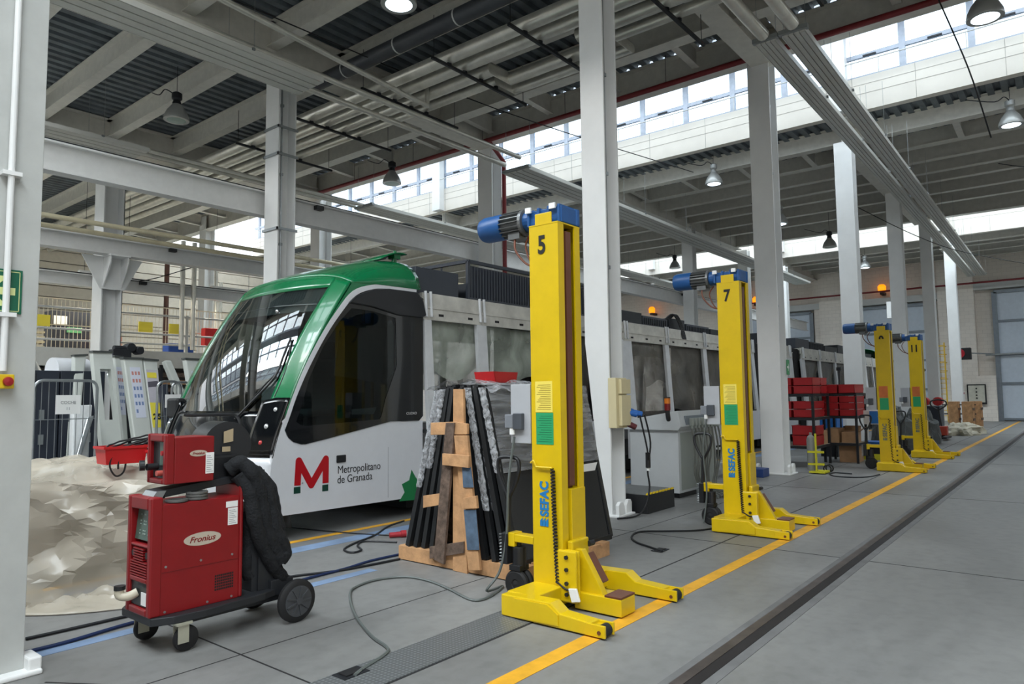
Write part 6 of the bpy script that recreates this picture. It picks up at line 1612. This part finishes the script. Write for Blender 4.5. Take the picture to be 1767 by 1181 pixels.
t = thing('blue_box', 'blue plastic box behind the racks under the middle shelf', 'box', (19.0, 5.0, 0.6)); MB().box(-0.3, 0.3, -0.2, 0.2, 0, 0.4).build('body', mat('box_blue', (30, 110, 190), 0.45), t, bevel=0.01); MB().box(-0.3, 0.3, -0.2, 0.2, -0.6, 0).build('stand', DARK, t)
# cylinder trolley in yellow
t = thing('cylinder_trolley', 'small yellow hand trolley holding a grey gas cylinder by the column', 'trolley', (14.75, 4.3, 0))
YT = mat('trolley_yellow', (206, 200, 40), 0.45)
b = MB(); b.box(-0.02, 0.02, -0.12, -0.09, 0.02, 0.78); b.box(-0.03, 0.03, -0.25, 0.05, 0.4, 0.44); b.box(-0.03, 0.03, -0.25, 0.05, 0.16, 0.2); b.box(-0.15, 0.25, -0.3, 0.0, 0.02, 0.05); b.build('frame', YT, t)
b = MB(); b.lathe([(0.075, 0.05), (0.08, 0.07), (0.08, 0.66), (0.06, 0.72), (0.025, 0.75), (0.025, 0.8), (0.0001, 0.8)], (0.05, 0.0, 0), n=18); b.build('gas_cylinder', mat('cylinder_grey', (128, 130, 126), 0.5), t, smooth=True)
for x in (0.2, 0.36): MB().tube([(x, -0.25+0.07*math.cos(a*PI/6), 0.08+0.07*math.sin(a*PI/6)) for a in range(12)], 0.014, 6, 1, True).build('wheel', BLACK, t)
# step ladder leaning at the tram between lift 7 and the column
t = thing('step_ladder', 'white metal ladder steps standing between lift 7 and the next column', 'ladder', (13.3, 5.4, 0))
b = MB()
for y in (-0.3, 0.3): b.box(-0.02, 0.02, y-0.02, y+0.02, 0, 1.7); b.box(0.4, 0.44, y-0.02, y+0.02, 0, 1.7)
b.build('side_rail', PAINT, t); b = MB()
for k in range(6): b.box(-0.02, 0.42, -0.3, 0.3, 0.25+k*0.26, 0.275+k*0.26)
b.build('step', PAINT, t)
t = thing('storage_box', 'blue box on the floor just left of the column foot', 'box', (13.6, 4.95, 0)); MB().box(-0.15, 0.2, -0.15, 0.15, 0, 0.16).build('body', mat('box_navy', (24, 54, 110), 0.5), t, bevel=0.01)
carton(14.0, 5.5, 0, 0.4, 0.3, 0.3, 0, 'small cardboard box behind the blue box by the column foot', False)
# ============================================================ FAR END CLUTTER
def tarp(cx, cy, a, b_, H, m, lab, seed, flat=1.0):
    def fn(u, v):
        th = 2*PI*u; r = (1-v)**0.6 if v > 0.4 else 1.0+0.12*(0.4-v)/0.4*(1+math.sin(th*5+seed))
        r0 = min(1.12, r); z = H*min(1, (v/0.55))**0.8
        p = Vector((math.cos(th)*2+seed, math.sin(th)*2, v*3)); f = 1+0.25*NZ.noise(p)
        return (cx+a*math.cos(th)*r0*f*(0.9+0.1*math.sin(th*9+seed)), cy+b_*math.sin(th)*r0*f*(0.9+0.1*math.sin(th*9+seed)), max(0.005, z*(1+0.2*NZ.noise(p*1.7)*flat)))
    o = facet(fn, 40, 14, 'tarpaulin', m); tag(o, lab, 'tarpaulin'); return o
TD = film('dark_grey_sheeting', (84, 88, 88), 0.97, 0.8, 4, 0.35); TW = film('off_white_sheeting', (196, 190, 170), 0.97, 0.7, 3, 0.5)
tarp(21.6, 4.15, 0.7, 0.45, 1.15, TD, 'grey plastic sheeting draped over goods between lifts 9 and 11', 1)
tarp(25.0, 4.0, 1.1, 0.5, 0.95, TD, 'dark grey sheeting heap just right of lift 11', 4)
tarp(31.0, 3.6, 1.6, 0.7, 0.38, TW, 'low heap of off-white sheeting on the floor towards the far door', 7)
t = thing('dark_crate', 'dark navy crate in front of the brown upright pallets', 'crate', (30.2, 4.45, 0)); MB().box(-0.5, 0.4, -0.35, 0.35, 0, 1.05).build('body', NAVY, t, bevel=0.02); MB().box(0.4, 0.9, -0.3, 0.35, 0, 0.95).build('side_box', mat('crate_grey', (104, 110, 116), 0.5), t)
for k, (x, y) in enumerate(((29.9, 4.6), (30.5, 4.25))):
    t = thing('red_tank', ['red tank on the dark navy crate, column side', 'red tank on the dark navy crate, door side'][k], 'tank', (x, y, 1.05)); MB().cyl((-0.15, 0, 0.16), (0.25, 0, 0.16), 0.16, 16).build('drum', mat('tank_red', (190, 44, 44), 0.45), t, smooth=True)
t = thing('pallet_truck', 'hand pallet truck with a looped handle before the dark navy crate', 'pallet truck', (27.6, 3.75, 0))
b = MB(); b.cyl((0, 0, 0.2), (0, 0.1, 1.0), 0.025, 8); b.tube([(0, 0.1, 0.95), (0, 0.3, 1.1), (0, 0.3, 1.25), (0, 0.1, 1.3), (0, -0.12, 1.25), (0, -0.12, 1.1), (0, 0.1, 0.95)], 0.025, 8, 3); b.build('handle', BLACKP, t)
MB().box(-0.25, 0.1, -0.15, 0.15, 0.12, 0.42).build('pump_body', mat('pump_red', (170, 60, 40), 0.5), t, bevel=0.02); b = MB(); b.box(-1.3, -0.2, -0.27, -0.12, 0.06, 0.12); b.box(-1.3, -0.2, 0.12, 0.27, 0.06, 0.12); b.build('fork', DARK, t); MB().cyl((0, -0.06, 0.09), (0, 0.06, 0.09), 0.09, 14).build('wheel', BLACK, t)
for k, (x, y) in enumerate(((36.6, 4.5), (36.4, 3.95), (37.4, 3.75))):
    t = thing('wooden_pallet', ['upright brown pallet block nearest the dark crate', 'upright brown pallet block in the middle of the far group', 'upright brown pallet block nearest the far door'][k], 'pallet', (x, y, 0))
    for q in range(3): MB().box(-0.3+q*0.25, -0.18+q*0.25, -0.2, 0.2, 0.0, 1.12).build('board', WOOD, t)
    b = MB(); b.box(-0.32, 0.34, -0.22, -0.19, 0.3, 0.4); b.box(-0.32, 0.34, -0.22, -0.19, 0.75, 0.85); b.build('batten', WOODD, t)
t = thing('barrier_trestle', 'dark barrier bars spanning between the far upright pallets', 'barrier', (36.8, 4.2, 0)); b = MB()
for z in (0.55, 0.95): b.box(-0.03, 0.03, -0.5, 0.9, z, z+0.05)
for y in (-0.45, 0.85): b.box(-0.03, 0.03, y, y+0.04, 0, 1.0)
b.build('frame', DARK, t)
t = thing('warning_sign', 'small white and red triangle sign by the far control panel', 'sign', (44.09, 5.05, 1.3)); MB().box(-0.02, 0, -0.2, 0.2, -0.18, 0.25).build('plate', WHITE, t); MB().poly3([(-0.03, 0.18, 0.2), (-0.03, -0.18, 0.2), (-0.03, 0.05, -0.12)], (0.008, 0, 0)).build('triangle', mat('triangle_crimson', (160, 30, 60), 0.5), t)
t = thing('sign_easel', 'blue and white sheet notice hanging behind the drawbar of lift 9', 'notice', (17.9, 3.75, 0.85)); MB().box(-0.02, 0.0, -0.2, 0.25, 0, 0.32).build('sheet', WHITE, t); MB().box(-0.03, -0.02, -0.1, 0.12, 0.02, 0.3).build('blue_field', mat('notice_blue', (40, 120, 200), 0.5), t); MB().box(-0.02, 0.0, 0.2, 0.24, -0.85, 0).build('leg', DARK, t)
t = thing('blue_crate', 'low blue crate with yellow base behind lift 9', 'crate', (18.6, 3.85, 0.0)); MB().box(-0.3, 0.3, -0.25, 0.35, 0.3, 0.42).build('tub', mat('crate_blue', (30, 84, 150), 0.5), t); MB().box(-0.3, 0.3, -0.25, 0.35, 0.0, 0.14).build('base', YT, t); MB().box(-0.28, 0.28, -0.2, 0.3, 0.14, 0.3).build('core', DARK, t)
b = MB(); b.tube([(28.3, 4.25, 0.02), (28.2, 4.3, 1.4), (28.2, 4.3, 2.3)], 0.02, 6, 2); b.ball((28.2, 4.3, 2.33), 0.06); tag(b.build('thin_pole', DARK), 'thin dark pole with a round top leaning by the shaded column', 'pole')
b = MB(); b.cyl((18.3, 4.6, 1.7), (18.35, 4.6, 2.15), 0.02, 8); b.box(18.3, 18.4, 4.55, 4.65, 2.12, 2.2); b.cyl((18.3, 4.6, 0), (18.3, 4.6, 1.7), 0.02, 8); tag(b.build('thin_pole', DARK), 'dark upright pole with a square head behind the rack by lift 9', 'pole')

# ============================================================ FLOOR CABLES
GC = mat('cable_pale_grey', (92, 98, 96), 0.5, var=0.03); BC = mat('cable_black', (24, 26, 30), 0.5); BBC = mat('cable_dark_blue', (22, 40, 80), 0.5)
def fc(pts, r, m, lab, pre=()):
    P = [Vector(p) for p in pre]+[WZ(a, c, r) for a, c in pts]
    return cable('floor_cable', P, r, m, lab)
fc([(868, 1012), (845, 1030), (815, 1036), (775, 1017), (740, 1003), (700, 996), (650, 1001), (615, 1013), (604, 1026), (612, 1060), (640, 1097), (668, 1118), (664, 1130), (630, 1152), (612, 1166)], 0.011, GC, 'grey cable snaking over the floor from lift 5 to the floor socket', [(4.45, 3.58, 1.27), (4.42, 3.62, 0.9), (4.44, 3.66, 0.5), (4.42, 3.72, 0.2), (4.35, 3.8, 0.05)])
T6 = lambda L: [(480+0.1863*a, 780+0.1863*c) for a, c in L]
fc(T6([(1165, 640), (1020, 690), (900, 770), (700, 850), (610, 905), (680, 935), (770, 910), (735, 870), (800, 830), (1100, 838)]), 0.011, BC, 'black cable looping on the floor left of the pallet')
fc(T6([(60, 690), (250, 715), (650, 752), (1040, 775)]), 0.008, BC, 'thin dark cable leading to the red plug by the pallet')
fc([(44, 1103), (130, 1084), (222, 1063), (330, 1040), (430, 1015), (500, 996), (592, 984), (690, 965)], 0.012, BC, 'black cable running along the floor behind the welding trolley')
fc([(44, 1126), (120, 1107), (225, 1076), (340, 1048), (430, 1026), (540, 996), (595, 982), (640, 968), (690, 957)], 0.013, BBC, 'dark blue cable running along the floor behind the welding trolley')
fc([(1232, 912), (1200, 916), (1150, 917), (1105, 918), (1090, 926), (1098, 936), (1120, 944), (1143, 952)], 0.011, BC, 'black cable curling on the floor between lift 7 and a floor socket')
fc([(1246, 905)], 0.01, GC, 'grey cable dropping from the cabinet of lift 7 to the floor', [(8.31, 3.63, 1.28), (8.28, 3.68, 0.9), (8.34, 3.66, 0.4), (8.36, 3.6, 0.1)]) if False else None
cable('floor_cable', [(8.31, 3.64, 1.28), (8.28, 3.68, 0.9), (8.3, 3.66, 0.4), (8.27, 3.7, 0.02)], 0.01, GC, 'grey cable dropping from the cabinet of lift 7 to the floor')
fc([(1518, 819), (1500, 823), (1470, 824), (1440, 822), (1432, 818), (1445, 816), (1470, 818), (1440, 816)], 0.012, BC, 'dark cable loop on the floor before lift 9')
p = WZ(683, 924, 0.03); t = thing('red_plug', 'red industrial plug lying on the floor beside the pallet', 'plug', (p.x, p.y, 0.0)); b = MB(); b.cyl((-0.06, 0.04, 0.035), (0.05, -0.03, 0.035), 0.03, 14); b.cyl((0.05, -0.03, 0.04), (0.1, -0.06, 0.04), 0.04, 14); b.build('body', mat('plug_red', (176, 44, 54), 0.4), t, smooth=True)
